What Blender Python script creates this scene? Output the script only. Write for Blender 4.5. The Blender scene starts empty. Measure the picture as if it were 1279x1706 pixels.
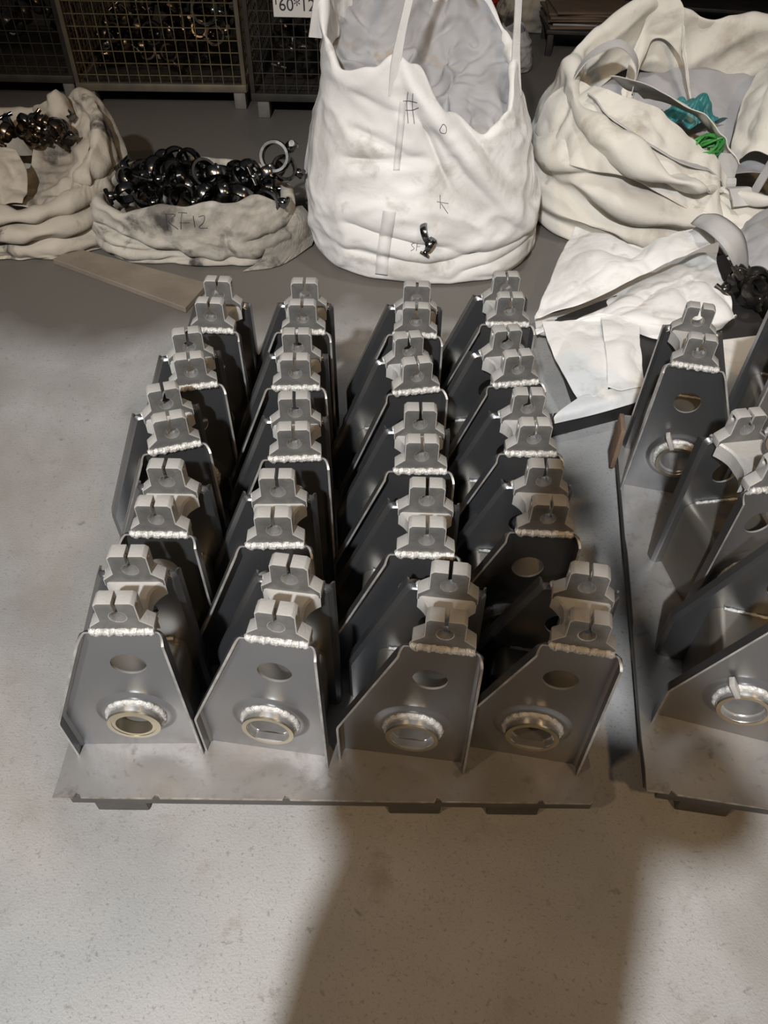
import bpy, bmesh, math, random
import numpy as np
from mathutils import Vector, Matrix, noise as mnoise
from mathutils.bvhtree import BVHTree

scn = bpy.context.scene
COL = scn.collection
random.seed(7)
R = math.radians

# ------------------------------------------------------------------ camera
TH, RO, CAMH = R(47.0), 0.023, 1.50
fw = Vector((0, math.cos(TH), -math.sin(TH)))
r0 = Vector((1, 0, 0)); u0 = Vector((0, math.sin(TH), math.cos(TH)))
rr = r0 * math.cos(RO) + u0 * math.sin(RO)
uu = u0 * math.cos(RO) - r0 * math.sin(RO)
cd = bpy.data.cameras.new('camera'); cam = bpy.data.objects.new('camera', cd); COL.objects.link(cam)
cam.matrix_world = Matrix(((rr.x, uu.x, -fw.x, 0), (rr.y, uu.y, -fw.y, 0), (rr.z, uu.z, -fw.z, CAMH), (0, 0, 0, 1)))
cd.sensor_fit = 'VERTICAL'; cd.sensor_height = 36.0; cd.lens = 36.0 * 1282.0 / 1706.0
cd.clip_start = 0.01; cd.clip_end = 100
scn.camera = cam

# ------------------------------------------------------------------ world, lamps, exposure
w = bpy.data.worlds.new('hall'); scn.world = w; w.use_nodes = True
bg = w.node_tree.nodes['Background']; bg.inputs[0].default_value = (0.95, 0.95, 1.0, 1); bg.inputs[1].default_value = 0.055
scn.view_settings.view_transform = 'Standard'; scn.view_settings.look = 'None'
scn.view_settings.exposure = 0.0; scn.view_settings.gamma = 1.0; scn.view_settings.use_curve_mapping = False

def spot(name, loc, target, power, size, color, angle=130, blend=0.6):
    l = bpy.data.lights.new(name, 'SPOT'); l.energy = power; l.shadow_soft_size = size; l.color = color
    l.spot_size = R(angle); l.spot_blend = blend
    o = bpy.data.objects.new(name, l); COL.objects.link(o); o.location = loc
    o.rotation_euler = (Vector(target) - Vector(loc)).to_track_quat('-Z', 'Y').to_euler()
    return o
spot('key_lamp', (-1.1, -3.25, 4.85), (0.1, 0.5, 0.0), 2150, 0.12, (0.95, 0.975, 1.0), 60, 0.9)
spot('aisle_lamp', (1.0, 2.75, 5.2), (0.70, 2.95, 0.0), 300, 0.22, (1.0, 0.99, 0.96), 34, 0.8)
spot('warm_lamp', (2.2, -2.6, 5.0), (0.3, 1.0, 0.0), 330, 0.2, (1.0, 0.66, 0.34), 80, 0.8)
spot('warm_lamp', (-3.0, -1.6, 5.0), (0.0, 1.0, 0.0), 230, 0.2, (1.0, 0.70, 0.42), 80, 0.8)

# ------------------------------------------------------------------ materials
def mat(name, base, rough=0.5, metal=0.0, var=None, scale=8.0, bump=0.0, bscale=60.0, rvar=0.0, stains=None, detail=5.0, spec=0.5):
    m = bpy.data.materials.new(name); m.use_nodes = True
    nt = m.node_tree; N = nt.nodes; Lk = nt.links; b = N['Principled BSDF']
    b.inputs['Roughness'].default_value = rough; b.inputs['Metallic'].default_value = metal
    b.inputs['Specular IOR Level'].default_value = spec
    b.inputs['Base Color'].default_value = (*base, 1)
    tc = N.new('ShaderNodeTexCoord')
    col = None
    if var is not None:
        n = N.new('ShaderNodeTexNoise'); n.inputs['Scale'].default_value = scale; n.inputs['Detail'].default_value = detail
        Lk.new(tc.outputs['Object'], n.inputs['Vector'])
        rp = N.new('ShaderNodeValToRGB'); rp.color_ramp.elements[0].position = 0.35; rp.color_ramp.elements[1].position = 0.65
        rp.color_ramp.elements[0].color = (*base, 1); rp.color_ramp.elements[1].color = (*var, 1)
        Lk.new(n.outputs['Fac'], rp.inputs['Fac']); col = rp.outputs['Color']
        if rvar:
            mr = N.new('ShaderNodeMapRange'); mr.inputs['To Min'].default_value = rough - rvar; mr.inputs['To Max'].default_value = rough + rvar
            Lk.new(n.outputs['Fac'], mr.inputs['Value']); Lk.new(mr.outputs['Result'], b.inputs['Roughness'])
    for (sc, lo, hi, c) in (stains or []):
        n = N.new('ShaderNodeTexNoise'); n.inputs['Scale'].default_value = sc; n.inputs['Detail'].default_value = 6.0
        n.inputs['Roughness'].default_value = 0.62; n.inputs['Distortion'].default_value = 0.4
        mp = N.new('ShaderNodeMapping'); mp.inputs['Location'].default_value = (sc * 1.7, sc * 0.3, sc)
        Lk.new(tc.outputs['Object'], mp.inputs['Vector']); Lk.new(mp.outputs['Vector'], n.inputs['Vector'])
        mr = N.new('ShaderNodeMapRange'); mr.inputs['From Min'].default_value = lo; mr.inputs['From Max'].default_value = hi
        Lk.new(n.outputs['Fac'], mr.inputs['Value'])
        mx = N.new('ShaderNodeMix'); mx.data_type = 'RGBA'
        Lk.new(mr.outputs['Result'], mx.inputs['Factor'])
        if col is None: mx.inputs['A'].default_value = (*base, 1)
        else: Lk.new(col, mx.inputs['A'])
        mx.inputs['B'].default_value = (*c, 1); col = mx.outputs['Result']
    if col is not None: Lk.new(col, b.inputs['Base Color'])
    if bump:
        n = N.new('ShaderNodeTexNoise'); n.inputs['Scale'].default_value = bscale; n.inputs['Detail'].default_value = 4
        Lk.new(tc.outputs['Object'], n.inputs['Vector'])
        bp = N.new('ShaderNodeBump'); bp.inputs['Strength'].default_value = bump; bp.inputs['Distance'].default_value = 0.01
        Lk.new(n.outputs['Fac'], bp.inputs['Height']); Lk.new(bp.outputs['Normal'], b.inputs['Normal'])
    return m

def webbing_mat(name, base):
    m = mat(name, base, 0.8, 0, tuple(x * 0.8 for x in base), 9)
    nt = m.node_tree; N = nt.nodes; Lk = nt.links; b = N['Principled BSDF']
    tc = N.new('ShaderNodeTexCoord'); wv = N.new('ShaderNodeTexWave'); wv.inputs['Scale'].default_value = 150; wv.inputs['Distortion'].default_value = 0.6
    wv.bands_direction = 'DIAGONAL'
    Lk.new(tc.outputs['Object'], wv.inputs['Vector'])
    bp = N.new('ShaderNodeBump'); bp.inputs['Strength'].default_value = 0.35; bp.inputs['Distance'].default_value = 0.002
    Lk.new(wv.outputs['Fac'], bp.inputs['Height']); Lk.new(bp.outputs['Normal'], b.inputs['Normal'])
    return m

M = {}
M['concrete'] = mat('concrete_floor', (0.30, 0.295, 0.285), 0.62, 0, (0.37, 0.365, 0.355), 3.0, 0.16, 240, 0.1,
                    [(0.8, 0.52, 0.72, (0.22, 0.205, 0.185)), (150.0, 0.56, 0.72, (0.20, 0.19, 0.18)), (40.0, 0.62, 0.72, (0.20, 0.19, 0.18)), (9.0, 0.60, 0.75, (0.24, 0.225, 0.205))])
M['wall'] = mat('hall_wall', (0.09, 0.085, 0.08), 0.8, 0, (0.12, 0.11, 0.1), 2.0)
M['plate'] = mat('pressed_plate_steel', (0.262, 0.268, 0.280), 0.34, 0.92, (0.30, 0.298, 0.30), 5.0, 0.015, 200, 0.04)
M['cast'] = mat('cast_steel', (0.44, 0.43, 0.405), 0.45, 0.12, (0.37, 0.36, 0.34), 18.0, 0.08, 220, 0.08)
M['sawn'] = mat('sawn_steel_face', (0.20, 0.195, 0.185), 0.42, 0.5, (0.15, 0.148, 0.142), 40.0, 0.1, 260, 0.08)
M['weld'] = mat('weld_metal', (0.60, 0.59, 0.57), 0.48, 0.35, (0.46, 0.45, 0.42), 60.0, 0.5, 160, 0.1)
M['machined'] = mat('machined_steel', (0.56, 0.55, 0.53), 0.26, 0.75, (0.46, 0.45, 0.44), 30.0)
M['zinc'] = mat('yellowed_zinc', (0.52, 0.46, 0.33), 0.3, 0.9, (0.42, 0.38, 0.30), 20.0)
M['plate_edge'] = mat('worn_plate_edge', (0.46, 0.45, 0.43), 0.45, 0.5, (0.30, 0.29, 0.27), 30)
M['web'] = mat('spacer_steel', (0.15, 0.145, 0.135), 0.42, 0.7, (0.19, 0.165, 0.125), 9.0)
M['pallet'] = mat('pallet_steel', (0.30, 0.29, 0.28), 0.42, 0.35, (0.24, 0.225, 0.21), 5.0, 0.06, 60, 0.1,
                  [(3.0, 0.58, 0.80, (0.21, 0.165, 0.13)), (14.0, 0.58, 0.74, (0.15, 0.13, 0.115)), (45.0, 0.58, 0.72, (0.19, 0.175, 0.16))])
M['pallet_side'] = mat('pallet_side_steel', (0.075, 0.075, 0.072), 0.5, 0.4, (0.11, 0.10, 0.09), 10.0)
M['edge'] = mat('sheared_edge', (0.55, 0.52, 0.48), 0.4, 0.7, (0.30, 0.24, 0.18), 40)
M['rust'] = mat('rusty_steel', (0.14, 0.085, 0.05), 0.8, 0.1, (0.22, 0.15, 0.1), 14)
M['white_cloth'] = mat('white_woven_cloth', (0.73, 0.72, 0.70), 0.8, 0, (0.64, 0.63, 0.61), 3.0, 0.12, 70, 0,
                       [(3.2, 0.52, 0.72, (0.46, 0.44, 0.40)), (7.0, 0.60, 0.74, (0.42, 0.40, 0.37)), (5.0, 0.66, 0.74, (0.55, 0.42, 0.26))], spec=0.25)
M['cream_cloth'] = mat('cream_woven_cloth', (0.66, 0.63, 0.56), 0.8, 0, (0.56, 0.535, 0.49), 2.6, 0.15, 60, 0,
                       [(3.4, 0.56, 0.72, (0.40, 0.36, 0.30)), (7.0, 0.64, 0.74, (0.30, 0.26, 0.2))], spec=0.25)
M['grey_liner'] = mat('grey_liner_cloth', (0.37, 0.365, 0.37), 0.7, 0, (0.29, 0.285, 0.29), 6.0, 0.15, 50, 0,
                      [(6.0, 0.60, 0.72, (0.32, 0.25, 0.17))], spec=0.3)
M['dirty_cloth'] = mat('grimy_cloth', (0.46, 0.43, 0.375), 0.85, 0, (0.35, 0.325, 0.28), 4.0, 0.2, 60, 0,
                       [(3.6, 0.44, 0.62, (0.17, 0.155, 0.135)), (6.0, 0.56, 0.68, (0.06, 0.055, 0.05))], spec=0.2)
M['tan_cloth'] = mat('tan_grimy_cloth', (0.46, 0.41, 0.34), 0.85, 0, (0.36, 0.325, 0.27), 4.0, 0.2, 60, 0,
                     [(3.0, 0.48, 0.66, (0.20, 0.175, 0.145)), (5.5, 0.58, 0.68, (0.07, 0.062, 0.055))], spec=0.2)
M['webbing'] = webbing_mat('grey_webbing', (0.50, 0.49, 0.475))
M['white_webbing'] = webbing_mat('white_webbing', (0.71, 0.70, 0.68))
def wrinkled(m, scale, dist, stretch=(1, 1, 1.6)):
    """sharp creases and a woven grain in the normal of a cloth"""
    nt = m.node_tree; N = nt.nodes; Lk = nt.links; b = N['Principled BSDF']
    tc = N.new('ShaderNodeTexCoord'); mp = N.new('ShaderNodeMapping'); mp.inputs['Scale'].default_value = stretch; mp.inputs['Rotation'].default_value = (0.3, 0.5, 0.4)
    n = N.new('ShaderNodeTexNoise'); n.noise_type = 'RIDGED_MULTIFRACTAL'; n.inputs['Scale'].default_value = scale; n.inputs['Detail'].default_value = 3.0; n.inputs['Distortion'].default_value = 0.8
    Lk.new(tc.outputs['Object'], mp.inputs['Vector']); Lk.new(mp.outputs['Vector'], n.inputs['Vector'])
    bp = N.new('ShaderNodeBump'); bp.inputs['Strength'].default_value = 0.55; bp.inputs['Distance'].default_value = dist; bp.invert = True
    Lk.new(n.outputs['Fac'], bp.inputs['Height'])
    old = b.inputs['Normal'].links[0].from_socket if b.inputs['Normal'].links else None
    if old: Lk.new(old, bp.inputs['Normal'])
    Lk.new(bp.outputs['Normal'], b.inputs['Normal'])
for k_, sc_, d_ in (('white_cloth', 5.0, 0.012), ('cream_cloth', 4.5, 0.014), ('grey_liner', 7.0, 0.012), ('dirty_cloth', 7.0, 0.014), ('tan_cloth', 6.5, 0.016)): wrinkled(M[k_], sc_, d_)
M['ink'] = mat('marker_ink', (0.035, 0.033, 0.045), 0.6)
M['chrome'] = mat('bright_cast_metal', (0.24, 0.238, 0.235), 0.2, 1.0, (0.10, 0.10, 0.10), 22.0)
M['dark_metal'] = mat('dark_scrap_metal', (0.045, 0.043, 0.04), 0.25, 0.8, (0.075, 0.068, 0.06), 20)
M['brass_metal'] = mat('brownish_cast_metal', (0.22, 0.17, 0.12), 0.25, 1.0, (0.08, 0.065, 0.05), 22.0)
M['yellow_wire'] = mat('yellowed_wire', (0.19, 0.155, 0.085), 0.5, 0.4, (0.12, 0.095, 0.05), 12)
M['dark_wire'] = mat('dark_wire', (0.04, 0.037, 0.032), 0.5, 0.4, (0.06, 0.053, 0.045), 12)
M['cage_frame'] = mat('cage_frame_steel', (0.13, 0.12, 0.10), 0.5, 0.5, (0.20, 0.17, 0.12), 10)
M['foot_metal'] = mat('grey_foot_steel', (0.25, 0.24, 0.22), 0.5, 0.4, (0.18, 0.165, 0.15), 12)
M['black'] = mat('blackened_steel', (0.02, 0.02, 0.02), 0.6, 0.2, (0.035, 0.03, 0.028), 9)
M['paper'] = mat('white_paper', (0.72, 0.72, 0.70), 0.8)
M['red'] = mat('red_plastic', (0.42, 0.025, 0.02), 0.4, 0, (0.30, 0.02, 0.02), 5)
M['wood'] = mat('greyed_board', (0.17, 0.14, 0.108), 0.7, 0, (0.22, 0.185, 0.145), 6, 0.15, 40)
M['brown_sheet'] = mat('brown_sheet', (0.15, 0.10, 0.065), 0.65, 0, (0.10, 0.07, 0.05), 6)
M['teal'] = mat('teal_plastic', (0.035, 0.20, 0.20), 0.35, 0, (0.02, 0.12, 0.13), 12)
M['green'] = mat('green_plastic', (0.06, 0.30, 0.06), 0.4, 0, (0.03, 0.18, 0.04), 14)
M['skin'] = mat('skin', (0.50, 0.31, 0.22), 0.55)
M['jacket'] = mat('dark_work_jacket', (0.035, 0.04, 0.055), 0.85)
M['hair'] = mat('black_hair', (0.012, 0.01, 0.01), 0.6)

# ------------------------------------------------------------------ mesh helpers
def mesh_obj(name, verts, faces, m, parent=None, smooth=None, fix=True):
    me = bpy.data.meshes.new(name); me.from_pydata([tuple(v) for v in verts], [], faces); me.update()
    if fix:
        b = bmesh.new(); b.from_mesh(me); bmesh.ops.recalc_face_normals(b, faces=b.faces); b.to_mesh(me); b.free()
    return link_mesh(name, me, m, parent, smooth)
def link_mesh(name, me, m, parent=None, smooth=None):
    me.materials.append(M[m])
    if smooth is not None:
        me.shade_smooth() if hasattr(me, 'shade_smooth') else None
        for p in me.polygons: p.use_smooth = True
        me.set_sharp_from_angle(angle=R(smooth))
    o = bpy.data.objects.new(name, me); COL.objects.link(o)
    if parent: o.parent = parent
    return o
def bm_obj(name, b, m, parent=None, smooth=None):
    me = bpy.data.meshes.new(name); b.to_mesh(me); b.free(); return link_mesh(name, me, m, parent, smooth)
def apply_mods(o):
    dg = bpy.context.evaluated_depsgraph_get(); dg.update()
    me = bpy.data.meshes.new_from_object(o.evaluated_get(dg)); o.modifiers.clear(); o.data = me
    return o
def tag(o, label=None, cat=None, group=None, kind=None):
    if label: o['label'] = label
    if cat: o['category'] = cat
    if group: o['group'] = group
    if kind: o['kind'] = kind
    return o
def empty(name, loc=(0, 0, 0), rz=0.0):
    o = bpy.data.objects.new(name, None); o.empty_display_size = 0.1; COL.objects.link(o)
    o.location = loc; o.rotation_euler = (0, 0, rz); return o
def copy_tree(o, parent=None, _k=None):
    if _k is None:
        _k = {}
        for c in bpy.data.objects:
            if c.parent: _k.setdefault(c.parent.name, []).append(c)
    c = o.copy(); COL.objects.link(c)
    if parent: c.parent = parent
    for ch in _k.get(o.name, []): copy_tree(ch, c, _k)
    return c
def add_box(b, c, s, rot=None, bev=0.0):
    r = bmesh.ops.create_cube(b, size=1.0); vs = r['verts']
    mtx = Matrix.Translation(c) @ (rot.to_4x4() if rot else Matrix()) @ Matrix.Diagonal((*s, 1))
    bmesh.ops.transform(b, matrix=mtx, verts=vs)
    if bev:
        es = list({e for v in vs for e in v.link_edges}); bmesh.ops.bevel(b, geom=es, offset=bev, segments=2, affect='EDGES', profile=0.5)
    return b
def box(name, c, s, m, parent=None, rot=None, bev=0.002):
    b = bmesh.new(); add_box(b, c, s, rot, bev); return bm_obj(name, b, m, parent, 40)
def sweep(pts, rad, n=8, closed=False):
    """tube along pts; rad scalar or list; returns verts, faces"""
    P = [Vector(p) for p in pts]; k = len(P); V = []; Fc = []
    ref = None
    for i in range(k):
        a = P[(i - 1) % k] if (closed or i > 0) else P[i]; c = P[(i + 1) % k] if (closed or i < k - 1) else P[i]
        t = (c - a).normalized()
        if ref is None:
            ref = t.orthogonal().normalized()
        ref = (ref - t * ref.dot(t)).normalized(); bi = t.cross(ref)
        r = rad[i] if isinstance(rad, (list, tuple)) else rad
        for j in range(n):
            a_ = 2 * math.pi * j / n; V.append(P[i] + (ref * math.cos(a_) + bi * math.sin(a_)) * r)
    for i in range(k if closed else k - 1):
        for j in range(n):
            i2 = (i + 1) % k
            Fc.append((i * n + j, i * n + (j + 1) % n, i2 * n + (j + 1) % n, i2 * n + j))
    if not closed:
        Fc.append(tuple(range(n))[::-1]); Fc.append(tuple((k - 1) * n + j for j in range(n)))
    return V, Fc
def join(parts):
    V = []; Fc = []
    for v, f in parts:
        o = len(V); V += list(v); Fc += [tuple(i + o for i in q) for q in f]
    return V, Fc
def lathe_y(prof, n=40, cx=0, cz=0):
    """prof: list of (radius, y) closed loop around the y axis"""
    V = []; Fc = []; k = len(prof)
    for j in range(n):
        a = 2 * math.pi * j / n
        for (r, y) in prof: V.append((cx + r * math.cos(a), y, cz + r * math.sin(a)))
    for j in range(n):
        j2 = (j + 1) % n
        for i in range(k):
            i2 = (i + 1) % k
            Fc.append((j * k + i, j2 * k + i, j2 * k + i2, j * k + i2))
    return V, Fc
def ribbon(pts, widths, normal_side, th=0.003):
    """flat strap: centre pts, side vector(s) across; returns verts, faces with thickness"""
    V = []; Fc = []; k = len(pts); P = [Vector(p) for p in pts]
    for i in range(k):
        s = Vector(normal_side[i] if isinstance(normal_side, list) else normal_side).normalized()
        t = (P[min(i + 1, k - 1)] - P[max(i - 1, 0)]).normalized(); s = (s - t * s.dot(t)).normalized(); nn = t.cross(s)
        wd = (widths[i] if isinstance(widths, list) else widths) / 2
        V += [P[i] - s * wd - nn * th / 2, P[i] + s * wd - nn * th / 2, P[i] + s * wd + nn * th / 2, P[i] - s * wd + nn * th / 2]
    for i in range(k - 1):
        for j in range(4):
            Fc.append((i * 4 + j, i * 4 + (j + 1) % 4, i * 4 + 4 + (j + 1) % 4, i * 4 + 4 + j))
    Fc.append((0, 1, 2, 3)); Fc.append(tuple((k - 1) * 4 + j for j in (3, 2, 1, 0)))
    return V, Fc
def catmull(P, n):
    P = [np.array(p, float) for p in P]; P = [2 * P[0] - P[1]] + P + [2 * P[-1] - P[-2]]; out = []; m = len(P) - 3
    for i in range(n):
        s = i / (n - 1) * m; k = min(int(s), m - 1); t = s - k; a, b_, c, d = P[k:k + 4]
        out.append(0.5 * ((2 * b_) + (-a + c) * t + (2 * a - 5 * b_ + 4 * c - d) * t * t + (-a + 3 * b_ - 3 * c + d) * t ** 3))
    return out

# ------------------------------------------------------------------ structure: floor and walls
def structure(o): o['kind'] = 'structure'; return o
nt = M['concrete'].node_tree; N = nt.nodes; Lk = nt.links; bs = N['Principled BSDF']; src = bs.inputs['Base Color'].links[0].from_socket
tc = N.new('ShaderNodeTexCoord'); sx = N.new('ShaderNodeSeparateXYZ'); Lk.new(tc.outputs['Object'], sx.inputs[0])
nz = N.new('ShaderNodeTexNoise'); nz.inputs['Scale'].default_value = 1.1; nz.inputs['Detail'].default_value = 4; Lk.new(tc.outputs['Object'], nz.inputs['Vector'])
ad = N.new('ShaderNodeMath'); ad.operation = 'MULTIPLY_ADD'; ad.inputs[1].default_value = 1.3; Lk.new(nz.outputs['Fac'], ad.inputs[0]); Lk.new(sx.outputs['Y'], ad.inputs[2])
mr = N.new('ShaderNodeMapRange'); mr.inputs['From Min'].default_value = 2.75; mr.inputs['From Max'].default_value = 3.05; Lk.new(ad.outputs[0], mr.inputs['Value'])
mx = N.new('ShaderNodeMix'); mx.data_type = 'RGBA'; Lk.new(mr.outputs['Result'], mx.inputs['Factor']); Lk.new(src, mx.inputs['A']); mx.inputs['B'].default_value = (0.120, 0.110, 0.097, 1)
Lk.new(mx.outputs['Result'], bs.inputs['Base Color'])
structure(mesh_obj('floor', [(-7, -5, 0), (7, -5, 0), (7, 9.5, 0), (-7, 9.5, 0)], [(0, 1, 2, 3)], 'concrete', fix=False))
structure(box('wall_back', (0, 9.6, 2.75), (14.2, 0.2, 5.5), 'wall', bev=0))
structure(box('wall_left', (-7.1, 2.25, 2.75), (0.2, 14.5, 5.5), 'wall', bev=0))
structure(box('wall_right', (7.1, 2.25, 2.75), (0.2, 14.5, 5.5), 'wall', bev=0))

# ------------------------------------------------------------------ bracket prototype
# local frame: x across, y from front plate (-) to rear plate (+), z up; clamps centred on x = 0
HX, HZ = -0.036, 0.122        # pivot hub centre
OX, OZ = -0.015, 0.284        # round hole centre
PY = 0.055                    # plate planes at y = -PY and +PY
HP = 0.384                    # plate height
def arc_pts(p0, p1, p2, r, n=7):
    """round corner at p1"""
    a = (Vector(p0) - Vector(p1)).normalized(); c = (Vector(p2) - Vector(p1)).normalized()
    ang = a.angle(c); d = r / math.tan(ang / 2); cen = Vector(p1) + (a + c).normalized() * (r / math.sin(ang / 2))
    s = Vector(p1) + a * d; e = Vector(p1) + c * d
    v0 = s - cen; v1 = e - cen; tot = v0.angle(v1); sg = 1 if v0.x * v1.y - v0.y * v1.x > 0 else -1
    return [cen + Matrix.Rotation(sg * tot * i / n, 2) @ v0 for i in range(n + 1)]
def plate_mesh():
    BRp, TRp, TLp, LLp, BLp = (0.067, 0), (0.062, HP), (-0.066, HP), (-0.171, 0.122), (-0.169, 0)
    path = [Vector(BRp)] + [Vector(BRp).lerp(Vector(TRp), t) for t in (0.3, 0.6)]
    path += arc_pts(BRp, TRp, TLp, 0.014)
    path += [Vector((x, HP)) for x in (0.048, 0.042, 0.01, -0.01, -0.042, -0.048)]
    path += arc_pts(TRp, TLp, LLp, 0.014)
    path += [Vector(TLp).lerp(Vector(LLp), t) for t in (0.35, 0.65)]
    path += arc_pts(TLp, LLp, BLp, 0.035)
    path += [Vector(BLp)]
    k = len(path); nrm = []
    for i in range(k):
        t = (path[min(i + 1, k - 1)] - path[max(i - 1, 0)]).normalized(); nn = Vector((-t.y, t.x))   # inward (path is ccw)
        if i in (0, k - 1): nn = Vector((-1 if i == 0 else 1, 0))
        nrm.append(nn)
    r = 0.0065
    d_side, d_top = 0.025, 0.0035
    dep = []
    for p, nn in zip(path, nrm):
        up = max(0.0, -nn.y)                       # 1 on the top edge, falling through the corner bends
        lim = 0.45 if p.x < 0 else 0.05
        t = min(1.0, max(0.0, (1.0 - up) / (1.0 - lim - 0.05))); dep.append(d_top + (d_side - d_top) * t)
    rings = []
    for a in (90, 60, 30, 0):
        rings.append([(p + n * r * (math.sin(R(a))), -r * (1 - math.sin(R(a)))) for p, n in zip(path, nrm)])
    rings = [[(q, max(y, -dd)) for (q, y), dd in zip(rg_, dep)] for rg_ in rings]
    rings.append([(p, -max(dd, 0.0068)) for p, dd in zip(path, dep)])
    b = bmesh.new(); rv = []
    for rg in rings: rv.append([b.verts.new((q.x, y, q.y)) for q, y in rg])
    for a, c in zip(rv, rv[1:]):
        for i in range(k - 1): b.faces.new((a[i], a[i + 1], c[i + 1], c[i]))
    ed = [b.edges.new((rv[0][i], rv[0][i + 1])) if not b.edges.get((rv[0][i], rv[0][i + 1])) else b.edges.get((rv[0][i], rv[0][i + 1])) for i in range(k - 1)]
    ed.append(b.edges.new((rv[0][-1], rv[0][0])))
    def loop(cx, cz, rad, n, y=0.0):
        return [b.verts.new((cx + rad * math.cos(2 * math.pi * i / n), y, cz + rad * math.sin(2 * math.pi * i / n))) for i in range(n)]
    n = 40; h1 = loop(OX, OZ, 0.0295, n); h2 = loop(HX, HZ, 0.073, n)
    for h in (h1, h2):
        for i in range(n): ed.append(b.edges.new((h[i], h[(i + 1) % n])))
    bmesh.ops.triangle_fill(b, use_beauty=True, edges=ed)
    prev = h2
    for rad, y in ((0.069, -0.0006), (0.063, -0.004), (0.057, -0.0055), (0.044, -0.0058)):
        cur = loop(HX, HZ, rad, n, y)
        for i in range(n): b.faces.new((prev[i], prev[(i + 1) % n], cur[(i + 1) % n], cur[i]))
        prev = cur
    bmesh.ops.recalc_face_normals(b, faces=b.faces)
    bmesh.ops.transform(b, matrix=Matrix.Translation((0, -PY, 0)), verts=b.verts)
    return b
def mirror_y(me, name):
    m2 = me.copy(); m2.name = name; b = bmesh.new(); b.from_mesh(m2)
    bmesh.ops.scale(b, vec=(1, -1, 1), verts=b.verts); bmesh.ops.reverse_faces(b, faces=b.faces); b.to_mesh(m2); b.free(); return m2
def clamp_mesh():
    hz, hr = 0.4215, 0.0128; wt, wb = 0.0318, 0.050; z0, zt = 0.380, 0.456; gap = 0.003
    out = [(-wb, z0), (wb, z0), (wb, 0.396), (wt, 0.411), (wt, zt - 0.006), (wt - 0.006, zt), (gap, zt)]
    a0 = math.asin(gap / hr)
    out += [(hr * math.sin(t), hz + hr * math.cos(t)) for t in np.linspace(a0, 2 * math.pi - a0, 26)]
    out += [(-gap, zt), (-wt + 0.006, zt), (-wt, zt - 0.006), (-wt, 0.411), (-wb, 0.396)]
    b = bmesh.new(); n = len(out)
    f = [b.verts.new((x, -PY - 0.004, z)) for x, z in out]; g = [b.verts.new((x, -PY + 0.022, z)) for x, z in out]
    for i in range(n): b.faces.new((f[i], f[(i + 1) % n], g[(i + 1) % n], g[i]))
    e1 = [b.edges.get((f[i], f[(i + 1) % n])) for i in range(n)]; e2 = [b.edges.get((g[i], g[(i + 1) % n])) for i in range(n)]
    bmesh.ops.triangle_fill(b, use_beauty=True, edges=e1); bmesh.ops.triangle_fill(b, use_beauty=True, edges=e2)
    bmesh.ops.recalc_face_normals(b, faces=b.faces)
    return b
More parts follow.
